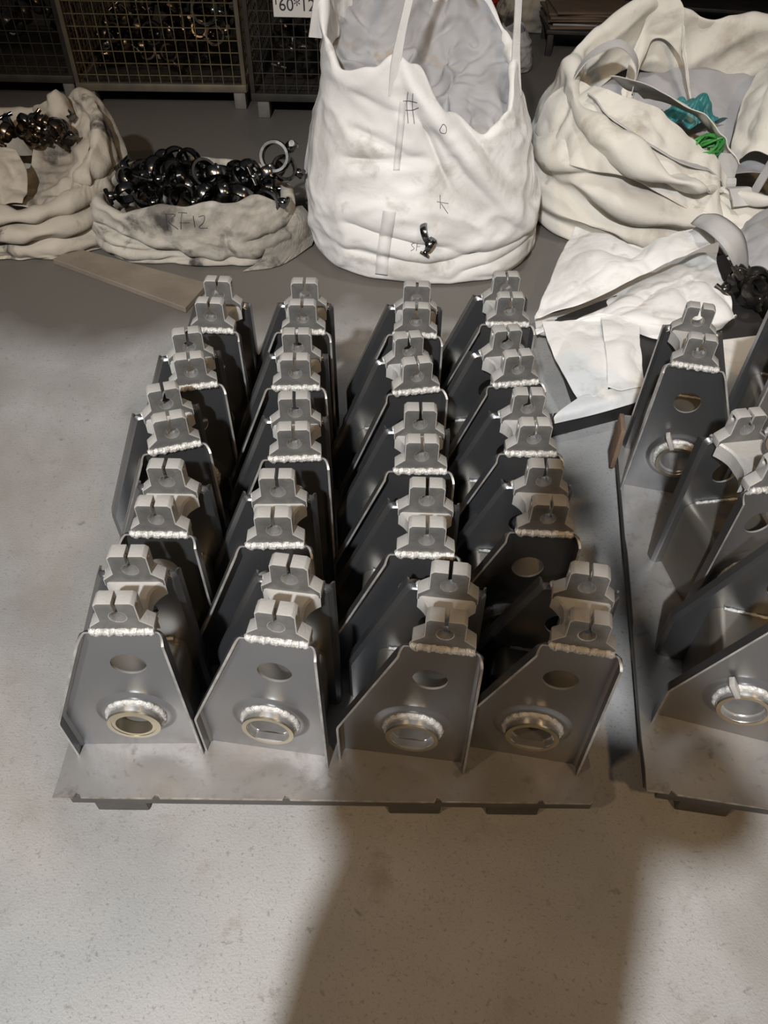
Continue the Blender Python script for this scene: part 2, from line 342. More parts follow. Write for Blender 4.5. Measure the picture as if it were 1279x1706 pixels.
def make_bracket():
    root = empty('bracket')
    b = plate_mesh(); o = bm_obj('front_plate', b, 'plate', root)
    md = o.modifiers.new('s', 'SOLIDIFY'); md.thickness = 0.0042; md.offset = 0; md.material_offset_rim = 1; o.data.materials.append(M['plate_edge'])
    apply_mods(o)
    for p in o.data.polygons: p.use_smooth = True
    o.data.set_sharp_from_angle(angle=R(35))
    m2 = mirror_y(o.data, 'rear_plate'); r = bpy.data.objects.new('rear_plate', m2); COL.objects.link(r); r.parent = root
    # split clamp heads with cross bolt hole
    c = bm_obj('clamp_head', clamp_mesh(), 'cast', root)
    cv, cf = sweep([(-0.08, -PY + 0.010, 0.443), (0.08, -PY + 0.010, 0.443)], 0.0058, 18)
    cut = mesh_obj('cutter', cv, cf, 'cast')
    md = c.modifiers.new('b', 'BOOLEAN'); md.operation = 'DIFFERENCE'; md.object = cut; md.solver = 'EXACT'
    md = c.modifiers.new('v', 'BEVEL'); md.width = 0.0016; md.segments = 2; md.limit_method = 'ANGLE'; md.angle_limit = R(40)
    apply_mods(c); bpy.data.objects.remove(cut)
    c.data.materials.append(M['sawn']); c.data.materials.append(M['machined'])
    for p in c.data.polygons:
        p.use_smooth = True
        if abs(p.normal.y) > 0.95: p.material_index = 1
        elif math.hypot(p.center.x, p.center.z - 0.4215) < 0.0140: p.material_index = 2
    c.data.set_sharp_from_angle(angle=R(30))
    m2 = mirror_y(c.data, 'clamp_head'); r = bpy.data.objects.new('clamp_head', m2); COL.objects.link(r); r.parent = root
    # saddle bridging the two clamp heads
    V = []; Fc = []; K = 15; secs = []
    for i in range(K):
        t = -1 + 2 * i / (K - 1); y = t * (PY - 0.020); q = abs(t)
        wd = 0.029 + 0.0195 * max(0, (q - 0.25) / 0.75) ** 1.8; zt = 0.388 + 0.003 * q ** 3; zb = 0.356 - 0.002 * (1 - q)
        sec = [(-wd, zb), (wd, zb), (wd, zt - 0.004), (wd - 0.004, zt), (-wd + 0.004, zt), (-wd, zt - 0.004)]
        for x, z in sec: V.append((x, y, z))
    for i in range(K - 1):
        for j in range(6): Fc.append((i * 6 + j, i * 6 + (j + 1) % 6, i * 6 + 6 + (j + 1) % 6, i * 6 + 6 + j))
    Fc += [tuple(range(6)), tuple((K - 1) * 6 + j for j in range(6))]
    mesh_obj('saddle', V, Fc, 'cast', root, 35)
    # weld beads where clamp bases meet the plates
    for s in (-1, 1):
        n = 46; pts = []; rd = []
        for i in range(n):
            x = -0.050 + 0.100 * i / (n - 1)
            pts.append((x, s * (PY + 0.004), 0.3835 + 0.0015 * math.sin(i * 1.3))); rd.append(0.0072 + 0.0011 * math.sin(i * 2.1) + 0.0006 * math.sin(i * 0.7 + s))
        v, f = sweep(pts, rd, 8)
        v = [(x, y, z * 1.0) for x, y, z in v]
        mesh_obj('weld_bead', v, f, 'weld', root, 60)
    # pivot tube through both plates, with collar welds and brass coloured rims
    e = PY + 0.028
    v, f = lathe_y([(0.0475, -e + 0.002), (0.0475, e - 0.002), (0.0455, e), (0.0405, e), (0.039, e - 0.002), (0.039, e - 0.014), (0.0355, e - 0.0145),
                    (0.0355, -e + 0.0145), (0.039, -e + 0.014), (0.039, -e + 0.002), (0.0405, -e), (0.0455, -e)], 48, HX, HZ)
    tube = mesh_obj('pivot_tube', v, f, 'machined', root, 35)
    for s in (-1, 1):
        v, f = lathe_y([(0.0472, s * (e + 0.0004)), (0.0394, s * (e + 0.0004)), (0.0400, s * (e - 0.003)), (0.0478, s * (e - 0.003))], 48, HX, HZ)
        mesh_obj('rim', v, f, 'zinc', tube, 35)
        pts = []; rd = []
        for i in range(60):
            a = 2 * math.pi * i / 60; rr_ = 0.0495 + 0.0008 * math.sin(i * 2.3)
            pts.append((HX + rr_ * math.cos(a), s * (PY + 0.008), HZ + rr_ * math.sin(a))); rd.append(0.0058 + 0.0008 * math.sin(i * 1.7))
        v, f = sweep(pts, rd, 8, True)
        mesh_obj('collar_weld', v, f, 'weld', root, 60)
    # folded spacer between the plates (inverted U)
    prof = [Vector((0.044, 0.004)), *arc_pts((0.044, 0), (0.044, 0.196), (-0.112, 0.196), 0.022, 6), *arc_pts((0.044, 0.196), (-0.112, 0.196), (-0.112, 0), 0.022, 6), Vector((-0.112, 0.004))]
    V = []; Fc = []; n = len(prof)
    for q in prof: V += [(q.x, -PY + 0.0025, q.y), (q.x, PY - 0.0025, q.y)]
    for i in range(n - 1): Fc.append((2 * i, 2 * i + 1, 2 * i + 3, 2 * i + 2))
    o = mesh_obj('spacer', V, Fc, 'web', root)
    md = o.modifiers.new('s', 'SOLIDIFY'); md.thickness = 0.005; md.offset = 0
    apply_mods(o)
    for p in o.data.polygons: p.use_smooth = True
    o.data.set_sharp_from_angle(angle=R(35))
    for s in (-1, 1):
        v, f = sweep([(0.026 - 0.12 * i / 20, s * (PY - 0.005), 0.1995 + 0.0006 * math.sin(i * 2.2)) for i in range(21)], [0.0036 + 0.0007 * math.sin(i * 1.9) for i in range(21)], 6)
        mesh_obj('weld_bead', v, f, 'weld', root, 60)
    return root
proto = make_bracket()

PZ = 0.100
spots = [(1, 1, -0.406, 0.738, 1.9), (1, 2, -0.390, 0.941, 0.3), (1, 3, -0.427, 1.161, 19.0), (1, 4, -0.421, 1.354, 13.5), (1, 5, -0.401, 1.565, -2.1),
         (2, 1, -0.153, 0.726, -7.0), (2, 2, -0.188, 0.922, 2.4), (2, 3, -0.177, 1.142, 4.5), (2, 4, -0.194, 1.360, 3.0), (2, 5, -0.196, 1.566, 1.8),
         (3, 1, 0.103, 0.719, -6.0), (3, 2, 0.074, 0.908, -1.2), (3, 3, 0.067, 1.115, 1.0), (3, 4, 0.052, 1.357, 11.0), (3, 5, 0.064, 1.564, -1.5),
         (4, 1, 0.322, 0.723, -9.0), (4, 2, 0.287, 0.964, -2.2), (4, 3, 0.283, 1.171, 1.0), (4, 4, 0.266, 1.391, 10.0), (4, 5, 0.279, 1.617, 0.9)]
cname = {1: 'leftmost column', 2: 'second column', 3: 'third column', 4: 'rightmost column'}
rname = {1: 'front row', 2: 'second row', 3: 'middle row', 4: 'fourth row', 5: 'back row'}
def flat_key(root):
    """milled flat inside the bottom of the front hub"""
    V = []; Fc = []; y0, y1 = -PY - 0.0285, -PY - 0.015; k = 9
    a = [R(270 - 42 + 84 * i / (k - 1)) for i in range(k)]
    for y in (y0, y1):
        for t in a: V.append((HX + 0.0392 * math.cos(t), y, HZ + 0.0392 * math.sin(t)))
    Fc.append(tuple(range(k))); Fc.append(tuple(range(2 * k - 1, k - 1, -1)))
    for i in range(k): Fc.append((i, (i + 1) % k, k + (i + 1) % k, k + i))
    mesh_obj('milled_flat', V, Fc, 'machined', root)
first = True
brackets = {}
for (c, r, x, y, a) in spots:
    o = proto if first else copy_tree(proto)
    first = False
    o.location = (x, y, PZ + 0.0005); o.rotation_euler = (0, 0, R(a)); brackets[(c, r)] = o
    tag(o, 'grey welded bracket in the %s, %s of the left pallet' % (rname[r], cname[c]), 'bracket', 'brackets standing on the left pallet')
for key in ((2, 1), (3, 1), (4, 1)): flat_key(brackets[key])
v, f = lathe_y([(0.0393, -PY - 0.0275), (0.0393, -PY - 0.004), (0.0325, -PY - 0.004), (0.0325, -PY - 0.0275)], 44, HX, HZ)
mesh_obj('bushing', v, f, 'zinc', brackets[(1, 1)], 35)

# right pallet: the same bracket, some turned round, each with a small key tab on the hub
PY = 0.072          # these stand a little wider
proto_wide = make_bracket(); used_wide = []
def bracket_at(x, y, deg, label):
    o = copy_tree(proto_wide) if used_wide else proto_wide
    used_wide.append(o); o.location = (x, y, PZ + 0.0005); o.rotation_euler = (0, 0, R(deg))
    tag(o, label, 'bracket', 'brackets standing on the right pallet')
    return o
b1 = bracket_at(0.695, 1.482, 167, 'turned-round grey bracket at the back left of the right pallet, hub tab showing')
b2 = bracket_at(0.714, 1.105, 190, 'twisted grey bracket leaning past the hole of the one behind, right pallet')
b3 = bracket_at(0.732, 0.797, -15, 'nearest bracket on the right pallet, cut by the right edge of the photo')
b4 = bracket_at(0.985, 1.57, 172, 'dark bracket at the back right of the right pallet, half out of the photo')
for o, s in ((b1, 1), (b3, -1)):
    a = R(62 if s > 0 else 122)
    c = Vector((HX + 0.064 * math.cos(a), s * (PY + 0.020), HZ + 0.064 * math.sin(a)))
    box('key_tab', c, (0.042, 0.020, 0.010), 'cast', o, Matrix.Rotation(-a, 3, 'Y'), 0.0015)

# ------------------------------------------------------------------ pallets
def make_pallet(loc, rz, w_, d_, label, seed):
    rnd = random.Random(seed)
    root = empty('steel_pallet', loc, rz); tag(root, label, 'pallet')
    # deck sheet with nicked front edge; origin at the front left corner
    front = [(0, 0)]
    x = 0.0
    nicks = [0.045, 0.19, 0.43, 0.71, 0.9] if seed == 1 else [0.05, 0.36, 0.6, 0.84]
    for nx in nicks:
        front += [(nx - 0.008, rnd.uniform(-0.001, 0.001)), (nx - 0.004, 0.008 * rnd.uniform(0.6, 1.1)), (nx + 0.003, 0.007 * rnd.uniform(0.6, 1.2)), (nx + 0.007, 0.0)]
    front += [(w_ - 0.012, 0), (w_ - 0.002, 0.009), (w_, 0.02)]
    left = [(0.0, d_ - 0.0)] + [(rnd.uniform(-0.001, 0.004), d_ * t) for t in (0.83, 0.62, 0.6, 0.58, 0.38, 0.365, 0.35, 0.2, 0.13, 0.1, 0.04)]
    outl = front + [(w_, d_ * 0.5), (w_, d_)] + left
    n = len(outl); b = bmesh.new()
    t_ = [b.verts.new((x_, y_, 0.0)) for x_, y_ in outl]; u_ = [b.verts.new((x_, y_, -0.006)) for x_, y_ in outl]
    b.faces.new(t_); b.faces.new(u_[::-1])
    for i in range(n): b.faces.new((t_[i], u_[i], u_[(i + 1) % n], t_[(i + 1) % n]))
    bmesh.ops.recalc_face_normals(b, faces=b.faces)
    bm_obj('deck_sheet', b, 'pallet', root)
    v, f = ribbon([(p[0], p[1] - 0.0006, -0.0022) for p in front], 0.0045, (0, 0, 1), 0.0014)
    mesh_obj('sheared_edge', v, f, 'edge', root)
    zr = -0.006 - 0.016
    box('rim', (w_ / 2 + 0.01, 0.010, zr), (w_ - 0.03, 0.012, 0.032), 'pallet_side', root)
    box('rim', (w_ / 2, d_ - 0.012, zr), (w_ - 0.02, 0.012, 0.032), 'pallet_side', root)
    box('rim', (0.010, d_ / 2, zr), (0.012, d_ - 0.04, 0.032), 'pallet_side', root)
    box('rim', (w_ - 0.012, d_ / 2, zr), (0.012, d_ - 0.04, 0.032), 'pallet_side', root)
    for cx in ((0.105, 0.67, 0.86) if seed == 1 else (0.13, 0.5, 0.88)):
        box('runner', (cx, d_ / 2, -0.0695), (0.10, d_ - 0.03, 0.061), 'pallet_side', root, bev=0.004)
    return root
make_pallet((-0.597, 0.572, PZ), R(0.6), 1.003, 1.10, 'steel pallet carrying twenty brackets in four columns', 1)
rp = make_pallet((0.503, 0.610, PZ), R(-7.5), 0.98, 1.02, 'steel pallet on the right, cut off by the photo edge', 2)
box('stake_pocket', (-0.0075, 0.955, 0.03), (0.012, 0.075, 0.13), 'rust', rp)
box('stake_plate', (0.012, 0.995, 0.045), (0.032, 0.006, 0.085), 'pallet', rp)

# ------------------------------------------------------------------ cloth solver (position based, numpy)
def relax(P, ex=(1.05, 1.04), it=70, k=0.03, floor=0.004, per=True, noise=0.012, seed=0, bend=0.25, g=0.0004, freq=9.0, kmap=None):
    nu, nv = P.shape[:2]; P0 = P.reshape(-1, 3).copy(); X = P0.copy(); rs = np.random.RandomState(seed)
    for _ in range(9):
        kv = rs.normal(size=3) * freq; ph = rs.uniform(0, 6.28); d = rs.normal(size=3)
        X += np.sin(X @ kv + ph)[:, None] * d[None] * noise / 3
    idx = np.arange(nu * nv).reshape(nu, nv); B = []
    ev = np.clip(1 + (np.array(ex) - 1), 0.5, 2)
    def add(a, b, e, s): 
        a = a.ravel(); b = b.ravel(); B.append((a, b, np.linalg.norm(P0[a] - P0[b], axis=1) * e, s))
    m = nu if per else nu - 1
    for p in (0, 1):
        I = np.arange(p, m, 2); add(idx[I], idx[(I + 1) % nu], ev[0], 0.5)
        J = np.arange(p, nv - 1, 2); add(idx[:, J], idx[:, J + 1], ev[1], 0.5)
        e = (ev[0] + ev[1]) / 2
        add(idx[I][:, :-1], idx[(I + 1) % nu][:, 1:], e, 0.3); add(idx[I][:, 1:], idx[(I + 1) % nu][:, :-1], e, 0.3)
    if bend:
        m2 = nu if per else nu - 2
        for p in (0, 1):
            I = np.array([i for i in range(m2) if (i // 2) % 2 == p]); add(idx[I], idx[(I + 2) % nu], ev[0], bend)
            J = np.array([j for j in range(nv - 2) if (j // 2) % 2 == p]); add(idx[:, J], idx[:, J + 2], ev[1], bend)
    kk = k if kmap is None else (k * kmap.reshape(-1, 1))
    for _ in range(it):
        X += (P0 - X) * kk; X[:, 2] -= g
        for a, b, L0, s in B:
            d = X[b] - X[a]; ln = np.linalg.norm(d, axis=1) + 1e-9
            c = (d * ((ln - L0) / ln * 0.5 * s)[:, None]); X[a] += c; X[b] -= c
        X[:, 2] = np.maximum(X[:, 2], floor)
    return X.reshape(nu, nv, 3)
def creases(P, amp, scale, seed, per=True, mask=None, stretch=(1, 1, 1)):
    """push a cloth grid in and out along its normal with ridged folds"""
    if per: du = np.roll(P, -1, 0) - np.roll(P, 1, 0)
    else: du = np.gradient(P, axis=0)
    dv = np.gradient(P, axis=1); nn = np.cross(du, dv); nn /= np.linalg.norm(nn, axis=2, keepdims=True) + 1e-9
    h = np.zeros(P.shape[:2])
    for i in range(P.shape[0]):
        for j in range(P.shape[1]):
            p = Vector(P[i, j] * np.array(stretch)) * scale + Vector((seed * 7.3, seed * 1.7, seed * 3.1))
            w_ = mnoise.noise_vector(p * 0.6) * 0.7
            a = mnoise.noise(p + w_); b_ = mnoise.noise(p * 2.1 + w_ * 2)
            h[i, j] = (0.45 - abs(a)) * 1.4 + (0.35 - abs(b_)) * 0.55 + 0.5 * mnoise.noise(p * 0.5)
    if mask is not None: h = h * mask
    return P + nn * (h * amp)[..., None]
def grid_obj(name, X, m, parent=None, per=True, cap=False, th=0.004, sub=1):
    nu, nv = X.shape[:2]; V = [tuple(p) for p in X.reshape(-1, 3)]; Fc = []
    for i in range(nu if per else nu - 1):
        for j in range(nv - 1):
            i2 = (i + 1) % nu; Fc.append((i * nv + j, i2 * nv + j, i2 * nv + j + 1, i * nv + j + 1))
    if cap: Fc.append(tuple(i * nv for i in range(nu))[::-1])
    me = bpy.data.meshes.new(name); me.from_pydata(V, [], Fc); me.update()
    for p in me.polygons: p.use_smooth = True
    me.materials.append(M[m]); o = bpy.data.objects.new(name, me); COL.objects.link(o)
    if parent: o.parent = parent
    if th:
        md = o.modifiers.new('th', 'SOLIDIFY'); md.thickness = th; md.offset = -1 if per else 0
    if sub:
        md = o.modifiers.new('sub', 'SUBSURF'); md.levels = sub; md.render_levels = sub
    return o
def sstep(a, b, x): t = np.clip((x - a) / (b - a), 0, 1); return t * t * (3 - 2 * t)
def per_interp(th, knots):
    """periodic smooth interpolation; knots = [(deg, value), ...]"""
    ks = sorted(knots); xs = np.array([k[0] for k in ks], float); ys = np.array([k[1] for k in ks], float)
    d = np.degrees(th) % 360; xs = np.concatenate([[xs[-1] - 360], xs, [xs[0] + 360]]); ys = np.concatenate([[ys[-1]], ys, [ys[0]]])
    out = np.empty_like(d)
    for i, q in enumerate(d):
        k = np.searchsorted(xs, q, 'right') - 1; k = min(max(k, 0), len(xs) - 2); t = (q - xs[k]) / (xs[k + 1] - xs[k]); t = t * t * (3 - 2 * t)
        out[i] = ys[k] * (1 - t) + ys[k + 1] * t
    return out
def bag_grid(cx, cy, rx, ry, rim, prof, nu=128, nbot=6, nside=40, nin=14, indepth=0.2, n_sq=2.6, shift=(0, 0), infac=0.96, cuff=None):
    th = np.arange(nu) / nu * 2 * math.pi; zr = per_interp(th, rim)
    rad = 1.0 / (np.abs(np.cos(th)) ** n_sq + np.abs(np.sin(th)) ** n_sq) ** (1 / n_sq)
    rows = []; pz = np.array([p[0] for p in prof]); ps = np.array([p[1] for p in prof]); zmax = max(r[1] for r in rim)
    def ring(z, s):
        q = np.asarray(z) / zmax
        x = cx + np.cos(th) * rad * rx * s + shift[0] * q; y = cy + np.sin(th) * rad * ry * s + shift[1] * q
        return np.stack([x, y, np.broadcast_to(z, th.shape)], 1)
    s0 = np.interp(0, pz, ps)
    for f in np.linspace(0.06, 0.94, nbot): rows.append(ring(np.full(nu, 0.004), np.full(nu, s0 * f)))
    for t in np.linspace(0, 1, nside):
        z = 0.004 + t * (zr - 0.004); rows.append(ring(z, np.interp(z, pz, ps)))
    for t in np.linspace(0, 1, nin + 1)[1:]:
        z = zr - t * indepth; rows.append(ring(z, np.interp(z, pz, ps) * (infac - 0.10 * t)))
    return np.stack(rows, 1), th
def catgrid(net, nu, nv):
    net = [catmull(r, nu) for r in net]; cols = [catmull([net[j][i] for j in range(len(net))], nv) for i in range(nu)]
    return np.array(cols)      # (nu, nv, 3)
def lump(name, c, r, seed, m, parent=None, amp=0.35, nseg=3, rz=0):
    b = bmesh.new(); bmesh.ops.create_icosphere(b, subdivisions=nseg, radius=1.0)
    for v in b.verts:
        p = v.co.normalized(); q = 1 + amp * mnoise.noise(p * 1.6 + Vector((seed * 3.1, seed, 0))) + amp * 0.5 * (abs(mnoise.noise(p * 4 + Vector((seed, 0, seed)))) - 0.2)
        v.co = Vector((p.x * r[0] * q, p.y * r[1] * q, p.z * r[2] * q))
    bmesh.ops.transform(b, matrix=Matrix.Translation(c) @ Matrix.Rotation(rz, 4, 'Z'), verts=b.verts)
    return bm_obj(name, b, m, parent, 180)
def bvh_of(o):
    dg = bpy.context.evaluated_depsgraph_get(); dg.update(); return BVHTree.FromObject(o, dg)
def stroke(bv, polys, wdt, origin_y, parent, name='handwriting'):
    """pen strokes (x, z) laid onto a surface found by looking along +y"""
    parts = []
    for pl in polys:
        pts = []; q = catmull([(x, 0, z) for x, z in pl], max(8, 6 * len(pl))) if len(pl) > 2 else [np.array((pl[0][0] + (pl[1][0] - pl[0][0]) * i / 7, 0, pl[0][1] + (pl[1][1] - pl[0][1]) * i / 7)) for i in range(8)]
        for p in q:
            h = bv.ray_cast(Vector((p[0], origin_y, p[2])), Vector((0, 1, 0)))
            if h[0] is not None: pts.append(h[0] - Vector((0, 1, 0)) * 0.0005)
        if len(pts) > 2: parts.append(sweep(pts, wdt / 2, 5))
    if parts:
        v, f = join(parts); return mesh_obj(name, v, f, 'ink', parent)
def strap_obj(name, pts, wd, side, parent, m='white_webbing', n=24, th=0.004):
    P = catmull(pts, n)
    if isinstance(side, list): side = [tuple(s) for s in catmull(side, n)]
    v, f = ribbon([tuple(p) for p in P], wd, side, th); return mesh_obj(name, v, f, m, parent, 40)

# ------------------------------------------------------------------ tall white bulk bag
def tall_bag():
    root = empty('bulk_bag', (0.135, 2.92, 0)); tag(root, 'tall white woven bulk bag standing upright with its straps pulled up', 'bag')
    rim = [(0, 0.64), (25, 0.70), (50, 0.80), (90, 0.86), (130, 0.88), (165, 0.84), (185, 0.83), (205, 0.74), (225, 0.67), (245, 0.69), (258, 0.73), (268, 0.70), (285, 0.57), (303, 0.49), (322, 0.54), (342, 0.66)]
    prof = [(0, 0.90), (0.05, 0.99), (0.14, 1.03), (0.26, 1.0), (0.4, 0.92), (0.55, 0.83), (0.7, 0.76), (0.9, 0.70)]
    P, th = bag_grid(0, 0, 0.425, 0.375, rim, prof, nu=160, nside=64, nin=14, indepth=0.16, n_sq=2.5, shift=(-0.075, 0.02), infac=0.965)
    # overlapping fold running down from the front corner to the right
    x, y, z = P[..., 0], P[..., 1], P[..., 2]
    front = sstep(0.05, -0.2, y)
    s = (x + 0.10) / 0.50; zl = 0.70 - 0.52 * np.clip(s, 0, 1.2)      # fold line
    d = z - zl; ins = sstep(-0.05, 0.08, s) * sstep(1.15, 0.9, s) * front
    P[..., 1] += ins * (0.035 * sstep(-0.004, 0.03, d) - 0.030 * np.exp(-((d + 0.03) / 0.035) ** 2))
    # soft draws along the lower left and the sagging belly
    for (x0, z0, dx, dz, wd, am) in ((-0.30, 0.22, 0.5, -0.10, 0.018, 0.022), (-0.32, 0.12, 0.45, -0.03, 0.016, 0.018), (0.02, 0.10, 0.45, 0.06, 0.018, 0.026), (0.10, 0.05, 0.4, 0.10, 0.016, 0.022),
                                     (-0.30, 0.42, 0.3, 0.02, 0.016, 0.020), (-0.29, 0.52, 0.22, -0.07, 0.014, 0.020), (-0.05, 0.56, 0.12, -0.22, 0.012, 0.018), (-0.28, 0.62, 0.2, -0.06, 0.012, 0.016)):
        L_ = math.hypot(dx, dz); t = ((x - x0) * dx + (z - z0) * dz) / L_; e = ((x - x0) * -dz + (z - z0) * dx) / L_
        P[..., 1] += front * am * np.exp(-(e / wd) ** 2) * sstep(-0.03, 0.06, t) * sstep(L_ + 0.05, L_ - 0.08, t)
    P = creases(P, 0.020, 4.2, 1, stretch=(1, 1, 1.5)); X = relax(P, (1.025, 1.015), 60, 0.05, noise=0.006, seed=3, bend=0.5, freq=9)
    body = grid_obj('bag_body', X, 'white_cloth', root)
    # grey liner crumpled inside the mouth
    n1, n2 = 70, 60; G = np.zeros((n1, n2, 3))
    for i in range(n1):
        for j in range(n2):
            u = -1 + 2 * i / (n1 - 1); v = -1 + 2 * j / (n2 - 1)
            a = math.sqrt(1 - u * u / 2); b_ = math.sqrt(1 - v * v / 2)
            px, py = u * b_ * 0.325 - 0.055, v * a * 0.285 + 0.015
            q = mnoise.noise(Vector((px * 5.2, py * 5.2, 1.3))) + 0.6 * (0.5 - abs(mnoise.noise(Vector((px * 9, py * 9, 4.0)))))
            back = 0.5 + 0.5 * v
            G[i, j] = (px, py, 0.40 + 0.36 * back ** 1.3 + 0.07 * q)
    G = creases(G, 0.05, 7.0, 2, False); G = relax(G, (1.04, 1.04), 40, 0.06, per=False, noise=0.008, seed=5, bend=0.3, freq=14)
    grid_obj('liner', G, 'grey_liner', root, per=False, th=0.003)
    # lifting straps rising from the corners
    def rim_pt(deg, dz=0.0):
        i = int(round(deg / 360 * 160)) % 160; p = X[i, 6 + 63]; return np.array((p[0], p[1], p[2] + dz))
    a = rim_pt(259); c = rim_pt(345); e_ = rim_pt(188); f_ = rim_pt(75)
    for nm, p, top, bend_ in (('lifting_strap', a, (0.03, -0.10, 1.25), (-0.01, 0.03)), ('lifting_strap', c, (0.10, -0.05, 1.27), (0.05, 0.03)),
                              ('lifting_strap', e_, (-0.255, 0.05, 1.05), (-0.01, 0.0)), ('lifting_strap', f_, (0.05, 0.08, 1.30), (0.0, 0.05))):
        top = np.array(top); mid = p * 0.5 + top * 0.5; mid[0] += bend_[0]; mid[1] += bend_[1]
        low = p.copy(); low[2] -= 0.12; cen = np.array((low[0] * 1.06, low[1] * 1.06, low[2]))
        strap_obj(nm, [tuple(cen), tuple(p + np.array((0, 0, 0.01)) * 1.0), tuple(mid), tuple(top)], [0.045 - 0.022 * min(1, i / 10) for i in range(24)], (1, 0.35, 0), root, 'white_webbing', 24, 0.006)
    bv = bvh_of(body)
    def band(name, line, wd, m='white_webbing'):
        V = []; Fc = []; q = catmull([(x_, 0, z_) for x_, z_ in line], 40); k = 0
        for p in q:
            row = []
            for dx in (-wd / 2, 0, wd / 2):
                h = bv.ray_cast(Vector((p[0] + dx, -0.8, p[2])), Vector((0, 1, 0)))
                row.append(h[0])
            if all(r_ is not None for r_ in row):
                for r_ in row: V.append(r_ + Vector((0, -0.0025, 0)))
                k += 1
        for i in range(k - 1):
            for j in range(2): Fc.append((i * 3 + j, i * 3 + j + 1, i * 3 + 4 + j, i * 3 + 3 + j))
        o = mesh_obj(name, V, Fc, m, root, 180)
        md = o.modifiers.new('s', 'SOLIDIFY'); md.thickness = 0.004
        return o
    band('seam_tape', [(-0.165, 0.03), (-0.160, 0.12), (-0.150, 0.20), (-0.140, 0.28)], 0.045)
    band('seam_tape', [(-0.120, 0.40), (-0.112, 0.50), (-0.105, 0.60)], 0.022)
    stroke(bv, [[(-0.105, 0.60), (-0.06, 0.605)], [(-0.108, 0.575), (-0.075, 0.577), (-0.055, 0.59)], [(-0.09, 0.63), (-0.092, 0.59), (-0.086, 0.54)], [(-0.075, 0.63), (-0.074, 0.585), (-0.066, 0.54)]], 0.0024, -0.9, root)
    stroke(bv, [[(0.015, 0.535), (0.025, 0.55), (0.036, 0.54), (0.035, 0.525), (0.02, 0.525), (0.015, 0.535)]], 0.0020, -0.9, root)
    stroke(bv, [[(0.03, 0.33), (0.033, 0.29)], [(0.02, 0.31), (0.06, 0.305)], [(0.035, 0.305), (0.06, 0.275)]], 0.0020, -0.9, root)
    stroke(bv, [[(-0.048, 0.165), (-0.06, 0.16), (-0.05, 0.15), (-0.062, 0.143)], [(-0.04, 0.165), (-0.042, 0.143)], [(-0.04, 0.155), (-0.03, 0.155)]], 0.0020, -0.9, root)
    # torn hole low on the front
    h = bv.ray_cast(Vector((-0.005, -0.9, 0.20)), Vector((0, 1, 0)))
    return root, bv
root_tall, bv_tall = tall_bag()

# ------------------------------------------------------------------ ring fittings (bright castings)
def ring_proto(m='chrome', R0=0.046, seed=0):
    root = empty('ring_fitting')
    V = []; Fc = []; n = 26; prof = [(-0.005, -0.017), (0.004, -0.017), (0.007, -0.008), (0.007, 0.008), (0.004, 0.017), (-0.005, 0.017)]; k = len(prof)
    for i in range(n):
        a = 2 * math.pi * i / n
        for (dr, dz) in prof: r_ = R0 + dr; V.append((r_ * math.cos(a), r_ * math.sin(a), dz))
    for i in range(n):
        for j in range(k): Fc.append((i * k + j, ((i + 1) % n) * k + j, ((i + 1) % n) * k + (j + 1) % k, i * k + (j + 1) % k))
    mesh_obj('ring', V, Fc, m, root, 40)
    b = bmesh.new(); bmesh.ops.create_uvsphere(b, u_segments=14, v_segments=9, radius=0.021)
    bmesh.ops.transform(b, matrix=Matrix.Translation((R0 + 0.018, 0, 0)) @ Matrix.Diagonal((1.1, 0.9, 0.9, 1)), verts=b.verts)
    bm_obj('lug', b, m, root, 60)
    v, f = sweep([(R0 + 0.03, 0, -0.034), (R0 + 0.03, 0, 0.034)], 0.010, 10)
    mesh_obj('bolt_boss', v, f, m, root, 40)
    return root
ringA = ring_proto('chrome'); ringB = ring_proto('brass_metal', 0.038); ringC = ring_proto('dark_metal', 0.042)
used = set()
def place_ring(src, loc, rot, sc, label, group):
    o = src if src.name not in used else copy_tree(src)
    used.add(src.name); o.location = loc; o.rotation_euler = rot; o.scale = (sc, sc, sc)
    tag(o, label, 'ring fitting', group); return o
rg = random.Random(11)

